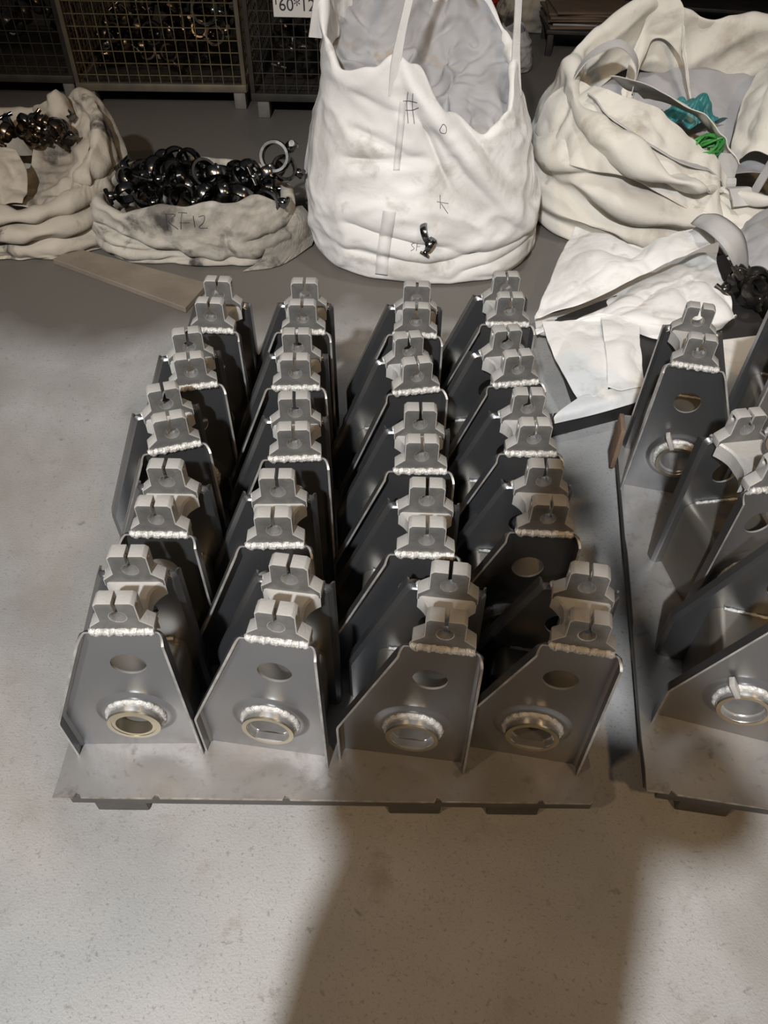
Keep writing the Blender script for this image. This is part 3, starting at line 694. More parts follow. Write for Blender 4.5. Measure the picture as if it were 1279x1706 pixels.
# ------------------------------------------------------------------ low grimy sack with bright fittings
def low_sack():
    root = empty('sack', (-0.745, 2.84, 0)); tag(root, 'low grimy white sack with rolled sides, full of bright ring fittings', 'bag')
    rim = [(0, 0.19), (25, 0.20), (60, 0.24), (90, 0.25), (120, 0.24), (150, 0.22), (178, 0.20), (205, 0.21), (235, 0.20), (265, 0.235), (290, 0.25), (315, 0.255), (335, 0.22)]
    prof = [(0, 0.88), (0.04, 0.99), (0.10, 1.02), (0.18, 0.97), (0.26, 0.90)]
    P, th = bag_grid(0, 0, 0.375, 0.21, rim, prof, nu=120, nside=36, nin=10, indepth=0.10, n_sq=2.8, infac=0.94)
    x, y, z = P[..., 0], P[..., 1], P[..., 2]; fr = sstep(0.05, -0.1, y)
    for (x0, z0, dx, dz, wd, am) in ((-0.36, 0.13, 0.3, -0.07, 0.012, 0.035), (-0.34, 0.07, 0.5, -0.03, 0.010, 0.028), (-0.2, 0.03, 0.5, 0.01, 0.009, 0.02), (0.12, 0.22, 0.04, -0.2, 0.014, 0.03), (0.2, 0.10, 0.2, 0.03, 0.012, 0.03)):
        L_ = math.hypot(dx, dz); t = ((x - x0) * dx + (z - z0) * dz) / L_; e = ((x - x0) * -dz + (z - z0) * dx) / L_
        P[..., 1] += fr * am * np.exp(-(e / wd) ** 2) * sstep(-0.03, 0.06, t) * sstep(L_ + 0.05, L_ - 0.06, t)
    P = creases(P, 0.022, 7.5, 3, stretch=(1, 1, 1.3)); X = relax(P, (1.03, 1.02), 60, 0.05, noise=0.006, seed=8, bend=0.4, freq=13)
    body = grid_obj('sack_body', X, 'dirty_cloth', root)
    # slack flap lying out at the right end
    net = [[(0.28, -0.05, 0.17), (0.36, -0.02, 0.16), (0.40, 0.06, 0.13)], [(0.30, -0.14, 0.13), (0.40, -0.06, 0.12), (0.44, 0.02, 0.10)], [(0.27, -0.20, 0.05), (0.37, -0.13, 0.045), (0.45, 0.0, 0.05)], [(0.20, -0.235, 0.012), (0.33, -0.185, 0.012), (0.44, -0.04, 0.02)]]
    G = relax(catgrid(net, 36, 36), (1.1, 1.08), 60, 0.04, per=False, noise=0.012, seed=4, freq=16)
    grid_obj('end_flap', G, 'dirty_cloth', root, per=False, th=0.003)
    bv = bvh_of(body)
    ox, oz = 0.02, 0.19
    stroke(bv, [[(-0.075 + ox, oz + 0.02), (-0.078 + ox, oz - 0.035)], [(-0.08 + ox, oz + 0.02), (-0.045 + ox, oz + 0.012), (-0.07 + ox, oz - 0.008), (-0.04 + ox, oz - 0.035)], [(-0.035 + ox, oz + 0.018), (0.0 + ox, oz + 0.02)], [(-0.02 + ox, oz + 0.02), (-0.03 + ox, oz - 0.035)], [(-0.03 + ox, oz - 0.01), (0.005 + ox, oz - 0.012)],
                [(0.022 + ox, oz + 0.014), (0.02 + ox, oz - 0.03)], [(0.04 + ox, oz + 0.01), (0.06 + ox, oz + 0.012), (0.055 + ox, oz - 0.008), (0.035 + ox, oz - 0.03), (0.068 + ox, oz - 0.028)]], 0.003, -0.55, root)
low_sack()
for i in range(36):
    lv = 0 if i < 24 else 1
    if lv == 0: u = (i % 8) / 7.0; v_ = (i // 8) / 2.0
    else: u = ((i - 24) % 6) / 5.0; v_ = 0.25 + 0.5 * ((i - 24) // 6)
    x = -0.965 + (0.10 * lv) + u * (0.50 - 0.20 * lv) + rg.uniform(-0.015, 0.015); y = 2.755 + v_ * 0.19 + rg.uniform(-0.015, 0.015)
    z = 0.205 + rg.uniform(0, 0.02) + 0.06 * lv
    lab = 'bright metal ring fitting heaped in the mouth of the low grimy sack'
    if i >= 33: x = -0.455 + 0.03 * (i - 33); y = 2.84; z = (0.27, 0.33, 0.29)[i - 33]; lab = ('lower left', 'topmost', 'lower right')[i - 33] + ' of three ring fittings standing at the right end of the low sack'
    place_ring(ringA, (x, y, z), (rg.uniform(0.5, 1.6), rg.uniform(-0.6, 0.6), rg.uniform(0, 6.28)), rg.uniform(0.85, 1.1), lab, 'ring fittings in the low sack')
for i, (x, z, s) in enumerate(((-0.012, 0.215, 0.62), (0.004, 0.172, 0.5))):
    h = bv_tall.ray_cast(Vector((x, -0.9, z)), Vector((0, 1, 0)))
    p = h[0] + Vector((0.135, 2.92 - 0.012, 0))
    place_ring(ringA, p, (0.5, 1.1 + i, 0.4), s, ('upper' if i == 0 else 'lower') + ' bright fitting poking through a tear in the tall white bag', 'fittings poking through the tear')

# ------------------------------------------------------------------ far left tan sack
def left_sack():
    root = empty('sack', (-1.47, 3.02, 0)); tag(root, 'slumped tan sack with deep folds at the left edge', 'bag')
    rim = [(0, 0.37), (25, 0.40), (50, 0.40), (75, 0.34), (100, 0.30), (140, 0.32), (180, 0.33), (215, 0.30), (245, 0.24), (270, 0.20), (295, 0.19), (315, 0.22), (340, 0.33)]
    prof = [(0, 0.98), (0.05, 1.04), (0.12, 1.0), (0.22, 0.93), (0.32, 0.88), (0.42, 0.80)]
    P, th = bag_grid(0, 0, 0.43, 0.36, rim, prof, nu=132, nside=44, nin=22, indepth=0.17, n_sq=2.4, infac=0.93)
    x, y, z = P[..., 0], P[..., 1], P[..., 2]; fr = sstep(0.15, -0.1, y)
    for (z0, sl, wd, am) in ((0.075, 0.10, 0.014, 0.055), (0.135, 0.14, 0.013, 0.05), (0.19, 0.16, 0.012, 0.03)):
        e = z - z0 - sl * (x - 0.0) * 0.7
        P[..., 1] += fr * am * np.exp(-(e / wd) ** 2); P[..., 1] -= fr * am * 0.8 * np.exp(-((e - 0.035) / 0.02) ** 2)
    P = creases(P, 0.036, 5.5, 4); X = relax(P, (1.03, 1.02), 60, 0.05, noise=0.008, seed=21, bend=0.4, freq=10)
    grid_obj('sack_body', X, 'tan_cloth', root)
    # inner folds tumbling into the mouth
    net = [[(0.02, 0.24, 0.34), (0.16, 0.24, 0.38), (0.30, 0.18, 0.40)], [(0.06, 0.10, 0.27), (0.18, 0.10, 0.27), (0.30, 0.06, 0.33)], [(0.05, -0.08, 0.22), (0.18, -0.06, 0.19), (0.31, -0.05, 0.27)], [(0.0, -0.24, 0.19), (0.16, -0.22, 0.16), (0.30, -0.16, 0.20)]]
    G = relax(creases(catgrid(net, 44, 44), 0.045, 7, 5, False), (1.03, 1.03), 40, 0.05, per=False, noise=0.006, seed=14, freq=14); grid_obj('inner_fold', G, 'tan_cloth', root, per=False)
    net = [[(-0.36, 0.02, 0.26), (-0.16, 0.0, 0.31), (0.04, -0.04, 0.29)], [(-0.36, -0.14, 0.26), (-0.14, -0.16, 0.29), (0.10, -0.14, 0.25)], [(-0.36, -0.28, 0.21), (-0.14, -0.29, 0.22), (0.10, -0.25, 0.18)]]
    G = relax(creases(catgrid(net, 44, 36), 0.04, 7, 6, False), (1.03, 1.03), 40, 0.05, per=False, noise=0.006, seed=15, freq=13); grid_obj('inner_fold', G, 'tan_cloth', root, per=False)
left_sack()
for i in range(16):
    x = -1.36 + rg.uniform(-0.16, 0.10); y = 3.10 + rg.uniform(-0.07, 0.10)
    place_ring(ringA if i % 2 else ringB, (x, y, 0.285 + rg.uniform(0, 0.05)), (rg.uniform(0, 1.6), rg.uniform(-0.6, 0.6), rg.uniform(0, 6.28)), rg.uniform(0.6, 0.85),
               'small metal ring fitting lying in the open slumped tan sack', 'ring fittings in the tan sack')
o = lump('rag', (-1.31, 3.19, 0.345), (0.05, 0.05, 0.07), 4, 'tan_cloth'); tag(o, 'crumpled pale rag sticking up from the slumped tan sack', 'rag')

# ------------------------------------------------------------------ big collapsed bag on the right
def right_bag():
    root = empty('bulk_bag', (1.28, 3.22, 0)); tag(root, 'big collapsed cream bulk bag with a wide gaping mouth and folded cuffs', 'bag')
    rim = [(0, 0.50), (30, 0.58), (60, 0.62), (85, 0.62), (110, 0.66), (122, 0.69), (138, 0.60), (160, 0.54), (185, 0.50), (205, 0.47), (228, 0.44), (250, 0.34), (268, 0.25), (284, 0.26), (305, 0.36), (330, 0.46)]
    prof = [(0, 0.92), (0.06, 1.0), (0.18, 1.03), (0.3, 0.98), (0.45, 0.88), (0.6, 0.80), (0.7, 0.74)]
    P, th = bag_grid(0, 0, 0.70, 0.46, rim, prof, nu=168, nside=56, nin=22, indepth=0.24, n_sq=2.6, infac=0.95, shift=(-0.02, 0.03))
    x, y, z = P[..., 0], P[..., 1], P[..., 2]; fr = sstep(0.15, -0.15, y)
    # heavy swags hanging across the front
    for (xc, z0, dep, wd, am) in ((0.0, 0.30, 0.26, 0.040, 0.075), (0.10, 0.14, 0.10, 0.030, 0.05), (-0.35, 0.20, -0.3, 0.03, 0.045), (-0.1, 0.06, 0.05, 0.02, 0.03)):
        zl = z0 - dep * (1 - ((x - xc) / 0.55) ** 2) * 0.5 + dep * 0.2
        e = z - zl; P[..., 1] += fr * am * np.exp(-(e / wd) ** 2); P[..., 1] -= fr * am * 0.9 * np.exp(-((e - 2.0 * wd) / (1.3 * wd)) ** 2)
    P = creases(P, 0.045, 3.4, 7, stretch=(1, 1, 1.4)); X = relax(P, (1.02, 1.02), 60, 0.05, noise=0.008, seed=31, bend=0.5, freq=7)
    body = grid_obj('bag_body', X, 'cream_cloth', root)
    # folded down cuff at the left corner
    def sheet(name, net, n1, n2, ex, seed, m='cream_cloth', noise=0.014, freq=13, k=0.04, th_=0.004):
        G = relax(creases(catgrid(net, n1, n2), 0.03, 5.0, seed, False), (1.02, 1.02), 40, 0.05, per=False, noise=0.006, seed=seed, freq=freq); return grid_obj(name, G, m, root, per=False, th=th_)
    cuff = sheet('cuff', [[(-0.60, 0.05, 0.50), (-0.50, -0.16, 0.52), (-0.33, -0.22, 0.49), (-0.12, -0.24, 0.38), (0.02, -0.26, 0.27)],
                   [(-0.68, 0.0, 0.43), (-0.60, -0.22, 0.44), (-0.38, -0.34, 0.42), (-0.14, -0.38, 0.31), (0.0, -0.36, 0.22)],
                   [(-0.72, -0.04, 0.32), (-0.64, -0.28, 0.30), (-0.40, -0.42, 0.30), (-0.16, -0.48, 0.22), (0.0, -0.46, 0.15)]], 60, 40, (1.08, 1.08), 41)
    lip = sheet('inner_lip', [[(-0.46, 0.02, 0.50), (-0.30, -0.10, 0.50), (-0.10, -0.18, 0.40), (0.03, -0.24, 0.28)],
                        [(-0.30, 0.05, 0.40), (-0.18, -0.03, 0.40), (-0.04, -0.10, 0.33), (0.06, -0.17, 0.25)]], 44, 24, (1.08, 1.06), 42)
    # peaked back fold and the wide right hand roll
    sheet('back_fold', [[(-0.36, 0.20, 0.40), (-0.30, 0.30, 0.60), (-0.24, 0.34, 0.71), (-0.14, 0.30, 0.66), (-0.08, 0.22, 0.44)],
                        [(-0.34, 0.08, 0.30), (-0.29, 0.20, 0.46), (-0.22, 0.30, 0.56), (-0.12, 0.22, 0.48), (-0.04, 0.10, 0.32)]], 48, 30, (1.10, 1.08), 43)
    roll = sheet('right_roll', [[(0.02, -0.16, 0.26), (0.10, 0.10, 0.42), (0.28, 0.30, 0.54), (0.55, 0.40, 0.56)],
                         [(0.08, -0.22, 0.34), (0.18, 0.04, 0.52), (0.36, 0.20, 0.62), (0.58, 0.28, 0.62)],
                         [(0.16, -0.26, 0.33), (0.26, -0.06, 0.50), (0.42, 0.08, 0.58), (0.62, 0.14, 0.58)],
                         [(0.24, -0.30, 0.27), (0.34, -0.16, 0.40), (0.50, -0.08, 0.48), (0.66, -0.02, 0.48)]], 60, 50, (1.07, 1.08), 44)
    sheet('liner', [[(-0.5, 0.36, 0.42), (-0.1, 0.40, 0.46), (0.5, 0.40, 0.46)], [(-0.5, 0.1, 0.30), (-0.1, 0.1, 0.27), (0.4, 0.1, 0.36)], [(-0.45, -0.15, 0.30), (-0.1, -0.15, 0.22), (0.4, -0.2, 0.30)]], 60, 44, (1.15, 1.15), 45, 'grey_liner', 0.03, 12)
    bv = bvh_of(body)
    # loops of strap standing on the rim
    strap_obj('strap_loop', [(-0.62, -0.02, 0.46), (-0.55, 0.02, 0.56), (-0.44, 0.05, 0.60), (-0.36, 0.04, 0.54), (-0.36, 0.0, 0.44)], 0.055, (0.3, 1, 0.2), root, 'webbing')
    # wide webbing straps lying over the right side
    dg = bpy.context.evaluated_depsgraph_get(); dg.update()
    trees = [BVHTree.FromObject(o_, dg) for o_ in (body, roll, cuff, lip)]
    def drape(path, wd, along_y=True):
        pts = []
        for p in catmull([(x_, y_, 0) for x_, y_ in path], 30):
            zs = []
            for t_ in trees:
                h = t_.ray_cast(Vector((p[0], p[1], 2.0)), Vector((0, 0, -1)))
                if h[0] is not None: zs.append(h[0].z)
            pts.append([p[0], p[1], (max(zs) if zs else 0.1) + 0.007])
        z_ = np.array([q[2] for q in pts]); z_ = np.convolve(np.pad(z_, 2, 'edge'), np.ones(5) / 5, 'valid'); 
        for q, zz in zip(pts, z_): q[2] = max(zz, q[2] - 0.02)
        v, f = ribbon(pts, wd, (1, 0.1, 0) if along_y else (-0.3, 1, 0), 0.005); mesh_obj('webbing_strap', v, f, 'webbing', root, 40)
    drape([(0.06, 0.16), (0.05, 0.02), (0.02, -0.12), (0.0, -0.22), (0.0, -0.33), (0.02, -0.44)], 0.085)
    drape([(-0.56, -0.16), (-0.50, -0.26), (-0.38, -0.33), (-0.22, -0.36), (-0.08, -0.33), (0.12, -0.26), (0.34, -0.16)], 0.04, False)
    return root
right_bag()
# plastic stuffed into the mouth
def crumple(name, c, r, seed, m, label, cat, rz=0):
    n = 40; G = np.zeros((n, n, 3))
    for i in range(n):
        for j in range(n):
            u = -1 + 2 * i / (n - 1); v = -1 + 2 * j / (n - 1)
            q = mnoise.noise(Vector((u * 1.8 + seed, v * 1.8, 0))); G[i, j] = (u * r[0] * math.cos(rz) - v * r[1] * math.sin(rz), u * r[0] * math.sin(rz) + v * r[1] * math.cos(rz), r[2] * (1 - u * u) * (1 - v * v) + 0.05 * q)
    G = relax(G, (1.15, 1.12), 60, 0.03, per=False, noise=0.02, seed=seed, bend=0.2, floor=-9, freq=25)
    o = grid_obj(name, G, m, None, per=False, th=0.0015); o.location = c; tag(o, label, cat); return o
crumple('plastic_sheet', (1.19, 3.29, 0.36), (0.11, 0.09, 0.05), 3, 'teal', 'crumpled teal plastic sheet inside the gaping cream bag', 'plastic sheet', 0.4)
def green_bundle():
    parts = []; rnd = random.Random(3)
    for i in range(15):
        a = rnd.uniform(-0.35, 0.35); w1 = rnd.uniform(0.02, 0.045); z1 = rnd.uniform(-0.02, 0.03); pts = []
        for k in range(19):
            t = 2 * math.pi * k / 19; px = 0.085 * math.cos(t); py = w1 * math.sin(t)
            pts.append((px * math.cos(a) - py * math.sin(a), px * math.sin(a) + py * math.cos(a), z1 + 0.018 * math.sin(2 * t + i)))
        parts.append(sweep(pts, 0.0055, 6, True))
    v, f = join(parts); o = mesh_obj('strapping_coil', v, f, 'green', None, 60)
    o.location = (1.17, 3.01, 0.315); o.rotation_euler = (R(28), R(-10), R(35)); tag(o, 'tangled green plastic strapping coil on the lip of the cream bag', 'strapping'); return o
green_bundle()

# ------------------------------------------------------------------ dark low platform, flat empty bag and cloth pieces in front of it
pl = empty('low_platform', (0.485, 1.705, 0)); tag(pl, 'blackened low steel platform under the flattened white bag', 'platform')
b = bmesh.new(); q = [(0.10, 0.062), (0.75, 0.32), (0.75, 0.95), (0.07, 0.50)]
lo = [b.verts.new((x, y, 0.080)) for x, y in q]; hi = [b.verts.new((x, y, 0.092)) for x, y in q]
b.faces.new(hi); b.faces.new(lo[::-1])
for i in range(4): b.faces.new((lo[i], lo[(i + 1) % 4], hi[(i + 1) % 4], hi[i]))
bm_obj('platform_deck', b, 'black', pl)
for i in range(4):
    p0, p1 = Vector((*q[i], 0.041)), Vector((*q[(i + 1) % 4], 0.041)); d = p1 - p0
    if i == 0: p0 = Vector((0.0, 0.016, 0.041)); d = p1 - p0
    box('side_rail', (p0 + p1) / 2, (d.length, 0.016, 0.078), 'black', pl, Matrix.Rotation(math.atan2(d.y, d.x), 3, 'Z'), 0.001)
FLAP = [[(0.681, 2.729, 0.16), (0.761, 2.60, 0.2), (0.835, 2.48, 0.22), (0.958, 2.50, 0.24), (1.141, 2.612, 0.26)], [(0.586, 2.525, 0.13), (0.681, 2.40, 0.2), (0.79, 2.36, 0.225), (0.934, 2.42, 0.25), (1.104, 2.51, 0.27)], [(0.48, 2.214, 0.09), (0.612, 2.213, 0.145), (0.77, 2.279, 0.19), (0.935, 2.361, 0.235), (1.08, 2.429, 0.27)]]
BODY = [[(0.503, 2.315, 0.03), (0.654, 2.385, 0.05), (0.842, 2.51, 0.09), (1.047, 2.659, 0.10), (1.253, 2.781, 0.11)], [(0.489, 2.186, 0.06), (0.64, 2.226, 0.1), (0.816, 2.312, 0.135), (0.975, 2.382, 0.16), (1.126, 2.452, 0.17)], [(0.487, 2.172, 0.06), (0.662, 2.19, 0.12), (0.812, 2.211, 0.155), (0.969, 2.239, 0.18), (1.127, 2.28, 0.17)], [(0.497, 2.173, 0.05), (0.692, 2.182, 0.125), (0.806, 2.122, 0.15), (0.948, 2.096, 0.16), (1.124, 2.168, 0.14)], [(0.517, 2.183, 0.035), (0.715, 2.154, 0.10), (0.841, 2.079, 0.11), (0.963, 2.068, 0.11), (1.151, 2.208, 0.10)]]
H1 = [[(0.501, 2.187, 0.105), (0.599, 2.188, 0.112), (0.711, 2.22, 0.115)], [(0.509, 2.016, 0.108), (0.594, 2.002, 0.122), (0.675, 2.013, 0.125)], [(0.536, 1.855, 0.105), (0.608, 1.871, 0.115), (0.665, 1.917, 0.118)], [(0.563, 1.773, 0.103), (0.613, 1.79, 0.108), (0.651, 1.82, 0.108)]]
H2 = [[(0.693, 2.21, 0.12), (0.754, 2.211, 0.13), (0.819, 2.221, 0.12)], [(0.672, 2.056, 0.135), (0.722, 2.027, 0.15), (0.789, 2.061, 0.135)], [(0.665, 1.952, 0.128), (0.712, 1.925, 0.142), (0.776, 1.941, 0.125)], [(0.649, 1.829, 0.115), (0.684, 1.804, 0.12), (0.761, 1.833, 0.115)]]
HEM = [[(0.57, 1.791, 0.106), (0.654, 1.823, 0.106), (0.782, 1.885, 0.106)], [(0.484, 1.706, 0.103), (0.599, 1.752, 0.104), (0.755, 1.835, 0.104)], [(0.482, 1.694, 0.075), (0.599, 1.734, 0.078), (0.749, 1.80, 0.08)]]
def flat_bag():
    root = empty('empty_bulk_bag', (0.8, 2.2, 0)); tag(root, 'flattened empty white bulk bag with a dark slit mouth and grey strap', 'bag')
    def sh(name, net, n1, n2, ex, seed, m, noise, freq, k=0.05, th_=0.004):
        net = [[(x - 0.8, y - 2.2, z) for x, y, z in r] for r in net]
        G = relax(creases(catgrid(net, n1, n2), noise * 1.5, 6.0, seed, False), (1.02, 1.02), 40, 0.06, per=False, noise=0.004, seed=seed, freq=freq); return grid_obj(name, G, m, root, per=False, th=th_)
    sh('top_flap', FLAP, 80, 50, (1.05, 1.05), 51, 'white_cloth', 0.012, 11)
    sh('bag_body', BODY, 90, 70, (1.07, 1.07), 52, 'white_cloth', 0.014, 11)
    sh('hanging_panel', H1, 36, 56, (1.05, 1.05), 53, 'white_cloth', 0.008, 14)
    sh('hanging_panel', H2, 36, 50, (1.06, 1.06), 54, 'white_cloth', 0.010, 14)
    sh('hem', HEM, 50, 24, (1.02, 1.02), 55, 'white_cloth', 0.003, 12)
    S = [[(1.021, 2.524, 0.27), (1.076, 2.576, 0.28)], [(1.029, 2.391, 0.31), (1.105, 2.507, 0.31)], [(1.063, 2.313, 0.3), (1.152, 2.416, 0.3)], [(1.116, 2.31, 0.24), (1.187, 2.391, 0.24)], [(1.19, 2.354, 0.14), (1.231, 2.414, 0.14)]]
    A = catmull([s[0] for s in S], 26); B_ = catmull([s[1] for s in S], 26); V = []; Fc = []
    for a, b in zip(A, B_):
        for t in (0, 0.25, 0.5, 0.75, 1): p = a * (1 - t) + b * t; V.append((p[0] - 0.8, p[1] - 2.2, p[2] + 0.008 * math.sin(math.pi * t)))
    for i in range(25):
        for j in range(4): Fc.append((i * 5 + j, i * 5 + j + 1, i * 5 + 6 + j, i * 5 + 5 + j))
    o = mesh_obj('webbing_strap', V, Fc, 'webbing', root, 180); md = o.modifiers.new('s', 'SOLIDIFY'); md.thickness = 0.005
flat_bag()
def grey_side_bag():
    root = empty('sack', (1.42, 2.52, 0)); tag(root, 'grey woven sack at the right edge behind the grey strap', 'bag')
    net = [[(-0.17, 0.22, 0.12), (0.0, 0.25, 0.26), (0.25, 0.25, 0.30)], [(-0.19, 0.08, 0.18), (-0.03, 0.08, 0.31), (0.25, 0.08, 0.33)], [(-0.19, -0.06, 0.18), (-0.03, -0.08, 0.27), (0.25, -0.1, 0.29)], [(-0.15, -0.15, 0.14), (0.0, -0.19, 0.20), (0.25, -0.22, 0.22)], [(-0.14, -0.14, 0.05), (0.0, -0.17, 0.05), (0.25, -0.2, 0.05)]]
    G = relax(creases(catgrid(net, 50, 56), 0.025, 6, 8, False), (1.02, 1.02), 40, 0.05, per=False, noise=0.004, seed=61, freq=14); grid_obj('sack_body', G, 'grey_liner', root, per=False)
grey_side_bag()
def cloth_scrap(name, net, m, label, seed):
    G = relax(catgrid(net, 40, 40), (1.05, 1.05), 50, 0.05, per=False, noise=0.008, seed=seed, freq=14); o = grid_obj(name, G, m, None, per=False); tag(o, label, 'cloth'); return o
cloth_scrap('cloth_sheet', [[(0.86, 2.02, 0.108), (1.05, 2.08, 0.108), (1.3, 2.14, 0.11)], [(0.88, 1.88, 0.112), (1.06, 1.93, 0.116), (1.32, 1.99, 0.112)], [(0.90, 1.74, 0.108), (1.08, 1.80, 0.112), (1.34, 1.86, 0.108)]], 'cream_cloth', 'cream cloth sheet lying behind the right pallet', 71)
for i in range(22):
    place_ring(ringC, (1.19 + rg.uniform(-0.05, 0.22), 2.26 + rg.uniform(-0.09, 0.09), 0.115 + rg.uniform(0.02, 0.08)), (rg.uniform(0, 1.6), rg.uniform(-0.6, 0.6), rg.uniform(0, 6.28)), rg.uniform(0.8, 1.1),
               'dark oily ring fitting heaped beside the flattened bag at right', 'dark ring fittings at the right edge')

# ------------------------------------------------------------------ board on the floor
b = bmesh.new(); pts = [(-1.261, 2.634), (-0.705, 2.324), (-0.655, 2.49), (-1.195, 2.718)]
lo = [b.verts.new((x, y, 0.001)) for x, y in pts]; hi = [b.verts.new((x, y, 0.022)) for x, y in pts]
b.faces.new(hi); b.faces.new(lo[::-1])
for i in range(4): b.faces.new((lo[i], lo[(i + 1) % 4], hi[(i + 1) % 4], hi[i]))
bmesh.ops.bevel(b, geom=b.edges[:], offset=0.002, segments=1, affect='EDGES')
o = bm_obj('wooden_board', b, 'wood', None, 30); tag(o, 'flat greyish wooden board lying on the floor before the low sack', 'board')

# ------------------------------------------------------------------ wire cages
def make_cage(x0, x1, yf, dep, rz, wire, label, seed):
    W_ = x1 - x0; H_ = 0.95; zb = 0.10
    root = empty('wire_cage', (x0, yf, 0), rz); tag(root, label, 'cage')
    for px, py in ((0, 0), (W_, 0), (0, dep), (W_, dep)): box('post', (px, py, zb + H_ / 2), (0.022, 0.022, H_), 'cage_frame' if wire == 'yellow_wire' else 'dark_wire', root)
    for z in (zb, zb + H_):
        for py in (0, dep): box('rail', (W_ / 2, py, z), (W_ + 0.02, 0.028, 0.035), 'cage_frame' if wire == 'yellow_wire' else 'dark_wire', root)
        for px in (0, W_): box('rail', (px, dep / 2, z), (0.028, dep, 0.035), 'cage_frame' if wire == 'yellow_wire' else 'dark_wire', root)
    box('floor_tray', (W_ / 2, dep / 2, zb), (W_ - 0.02, dep - 0.02, 0.012), 'dark_wire', root)
    def panel(name, a, c, n):
        parts = []; a = Vector(a); c = Vector(c)
        for i in range(1, n):
            p = a.lerp(c, i / n); parts.append(sweep([(p.x, p.y, zb), (p.x, p.y, zb + H_)], 0.0028, 4))
        m = int(H_ / 0.052)
        for j in range(1, m):
            z = zb + H_ * j / m; parts.append(sweep([(a.x, a.y + 0.004, z), (c.x, c.y + 0.004, z)], 0.0028, 4))
        v, f = join(parts); o = mesh_obj(name, v, f, wire, root); o['kind'] = 'stuff'
    n = int(W_ / 0.052)
    panel('front_mesh', (0, 0, 0), (W_, 0, 0), n); panel('rear_mesh', (0, dep, 0), (W_, dep, 0), n)
    m = int(dep / 0.055); panel('side_mesh', (0, 0, 0), (0, dep, 0), m); panel('side_mesh', (W_, 0, 0), (W_, dep, 0), m)
    for px, py in ((0.045, 0.03), (W_ - 0.03, 0.03), (0.045, dep - 0.03), (W_ - 0.03, dep - 0.03)):
        box('foot', (px, py, zb / 2), (0.06, 0.07, zb), 'foot_metal', root, bev=0.006)
    return root
make_cage(-1.59, -0.755, 4.20, 0.80, R(1.5), 'yellow_wire', 'yellowish wire cage half full of shiny ring fittings', 1)
make_cage(-2.58, -1.65, 4.30, 0.80, R(0), 'dark_wire', 'dark wire cage at the far left edge', 2)
make_cage(-0.695, 0.18, 4.11, 0.80, R(0.5), 'dark_wire', 'dark wire cage behind the tall white bag with a paper sign', 3)
for i in range(95):
    x = rg.uniform(-1.48, -0.86); t = (x + 1.55) / 0.8; hgt = 0.30 * math.exp(-((t - 0.62) / 0.42) ** 2) + 0.05
    y = 4.31 + rg.random() ** 1.6 * 0.52; z = 0.18 + hgt * rg.random() ** 0.6
    place_ring(ringB if i % 3 else ringA, (x, y, z), (rg.uniform(0, 3.1), rg.uniform(-1, 1), rg.uniform(0, 6.28)), rg.uniform(0.7, 1.15), 'metal ring fitting in the pile inside the yellowish wire cage', 'ring fittings in the yellowish cage')
for i in range(24):
    place_ring(ringC, (rg.uniform(-0.58, -0.05), 4.24 + rg.random() * 0.5, 0.20 + rg.random() * 0.18), (rg.uniform(0, 3.1), rg.uniform(-1, 1), rg.uniform(0, 6.28)), 1.1, 'dark ring fitting inside the dark cage behind the tall bag', 'ring fittings in the dark cage')
for i in range(22):
    place_ring(ringC, (rg.uniform(-2.46, -1.78), 4.44 + rg.random() * 0.5, 0.20 + rg.random() * 0.22), (rg.uniform(0, 3.1), rg.uniform(-1, 1), rg.uniform(0, 6.28)), 1.1, 'dark ring fitting inside the far left cage', 'ring fittings in the far left cage')
place_ring(ringA, (-0.93, 4.31, 0.42), (1.4, 0.2, 0.3), 1.3, 'large bright ring on top of the pile in the yellowish cage', 'ring fittings in the yellowish cage')
# paper sign hung on the right cage
sg = box('paper_sign', (-0.462, 4.088, 0.535), (0.197, 0.002, 0.165), 'paper', None, bev=0.0)
tag(sg, 'white paper sign hung on the dark cage, marked 60*12', 'sign')
cu = bpy.data.curves.new('sign_text', 'FONT'); cu.body = '\u00b960*12'; cu.size = 0.070; cu.align_x = 'CENTER'; cu.extrude = 0.0006
to = bpy.data.objects.new('sign_text', cu); COL.objects.link(to)
dg = bpy.context.evaluated_depsgraph_get(); me = bpy.data.meshes.new_from_object(to.evaluated_get(dg)); bpy.data.objects.remove(to)
t2 = link_mesh('sign_text', me, 'ink', sg); t2.location = (-0.462, 4.0865, 0.478); t2.rotation_euler = (R(90), 0, R(0))

# ------------------------------------------------------------------ things at the back
def bucket():
    root = empty('bucket', (0.50, 5.25, 0.11)); tag(root, 'red plastic bucket behind the tall white bag', 'bucket')
    n = 36; V = []; Fc = []; prof = [(0.0, 0.0), (0.062, 0.0), (0.070, 0.01), (0.098, 0.155), (0.106, 0.158), (0.106, 0.168), (0.095, 0.168), (0.066, 0.015), (0.0, 0.012)]
    k = len(prof)
    for i in range(n):
        a = 2 * math.pi * i / n
        for r_, z in prof: V.append((r_ * math.cos(a), r_ * math.sin(a), z))
    for i in range(n):
        for j in range(k - 1): Fc.append((i * k + j, ((i + 1) % n) * k + j, ((i + 1) % n) * k + j + 1, i * k + j + 1))
    mesh_obj('pail', V, Fc, 'red', root, 40)
    v, f = sweep([(0.105 * math.cos(t), 0.02 + 0.06 * math.sin(t), 0.16 + 0.02 * math.sin(t)) for t in np.linspace(0, math.pi, 15)], 0.003, 6); mesh_obj('handle', v, f, 'dark_metal', root, 60)
bucket()
st = empty('stool', (0.50, 5.25, 0)); tag(st, 'low dark stand under the red bucket', 'stand')
box('top', (0, 0, 0.10), (0.24, 0.24, 0.02), 'black', st)
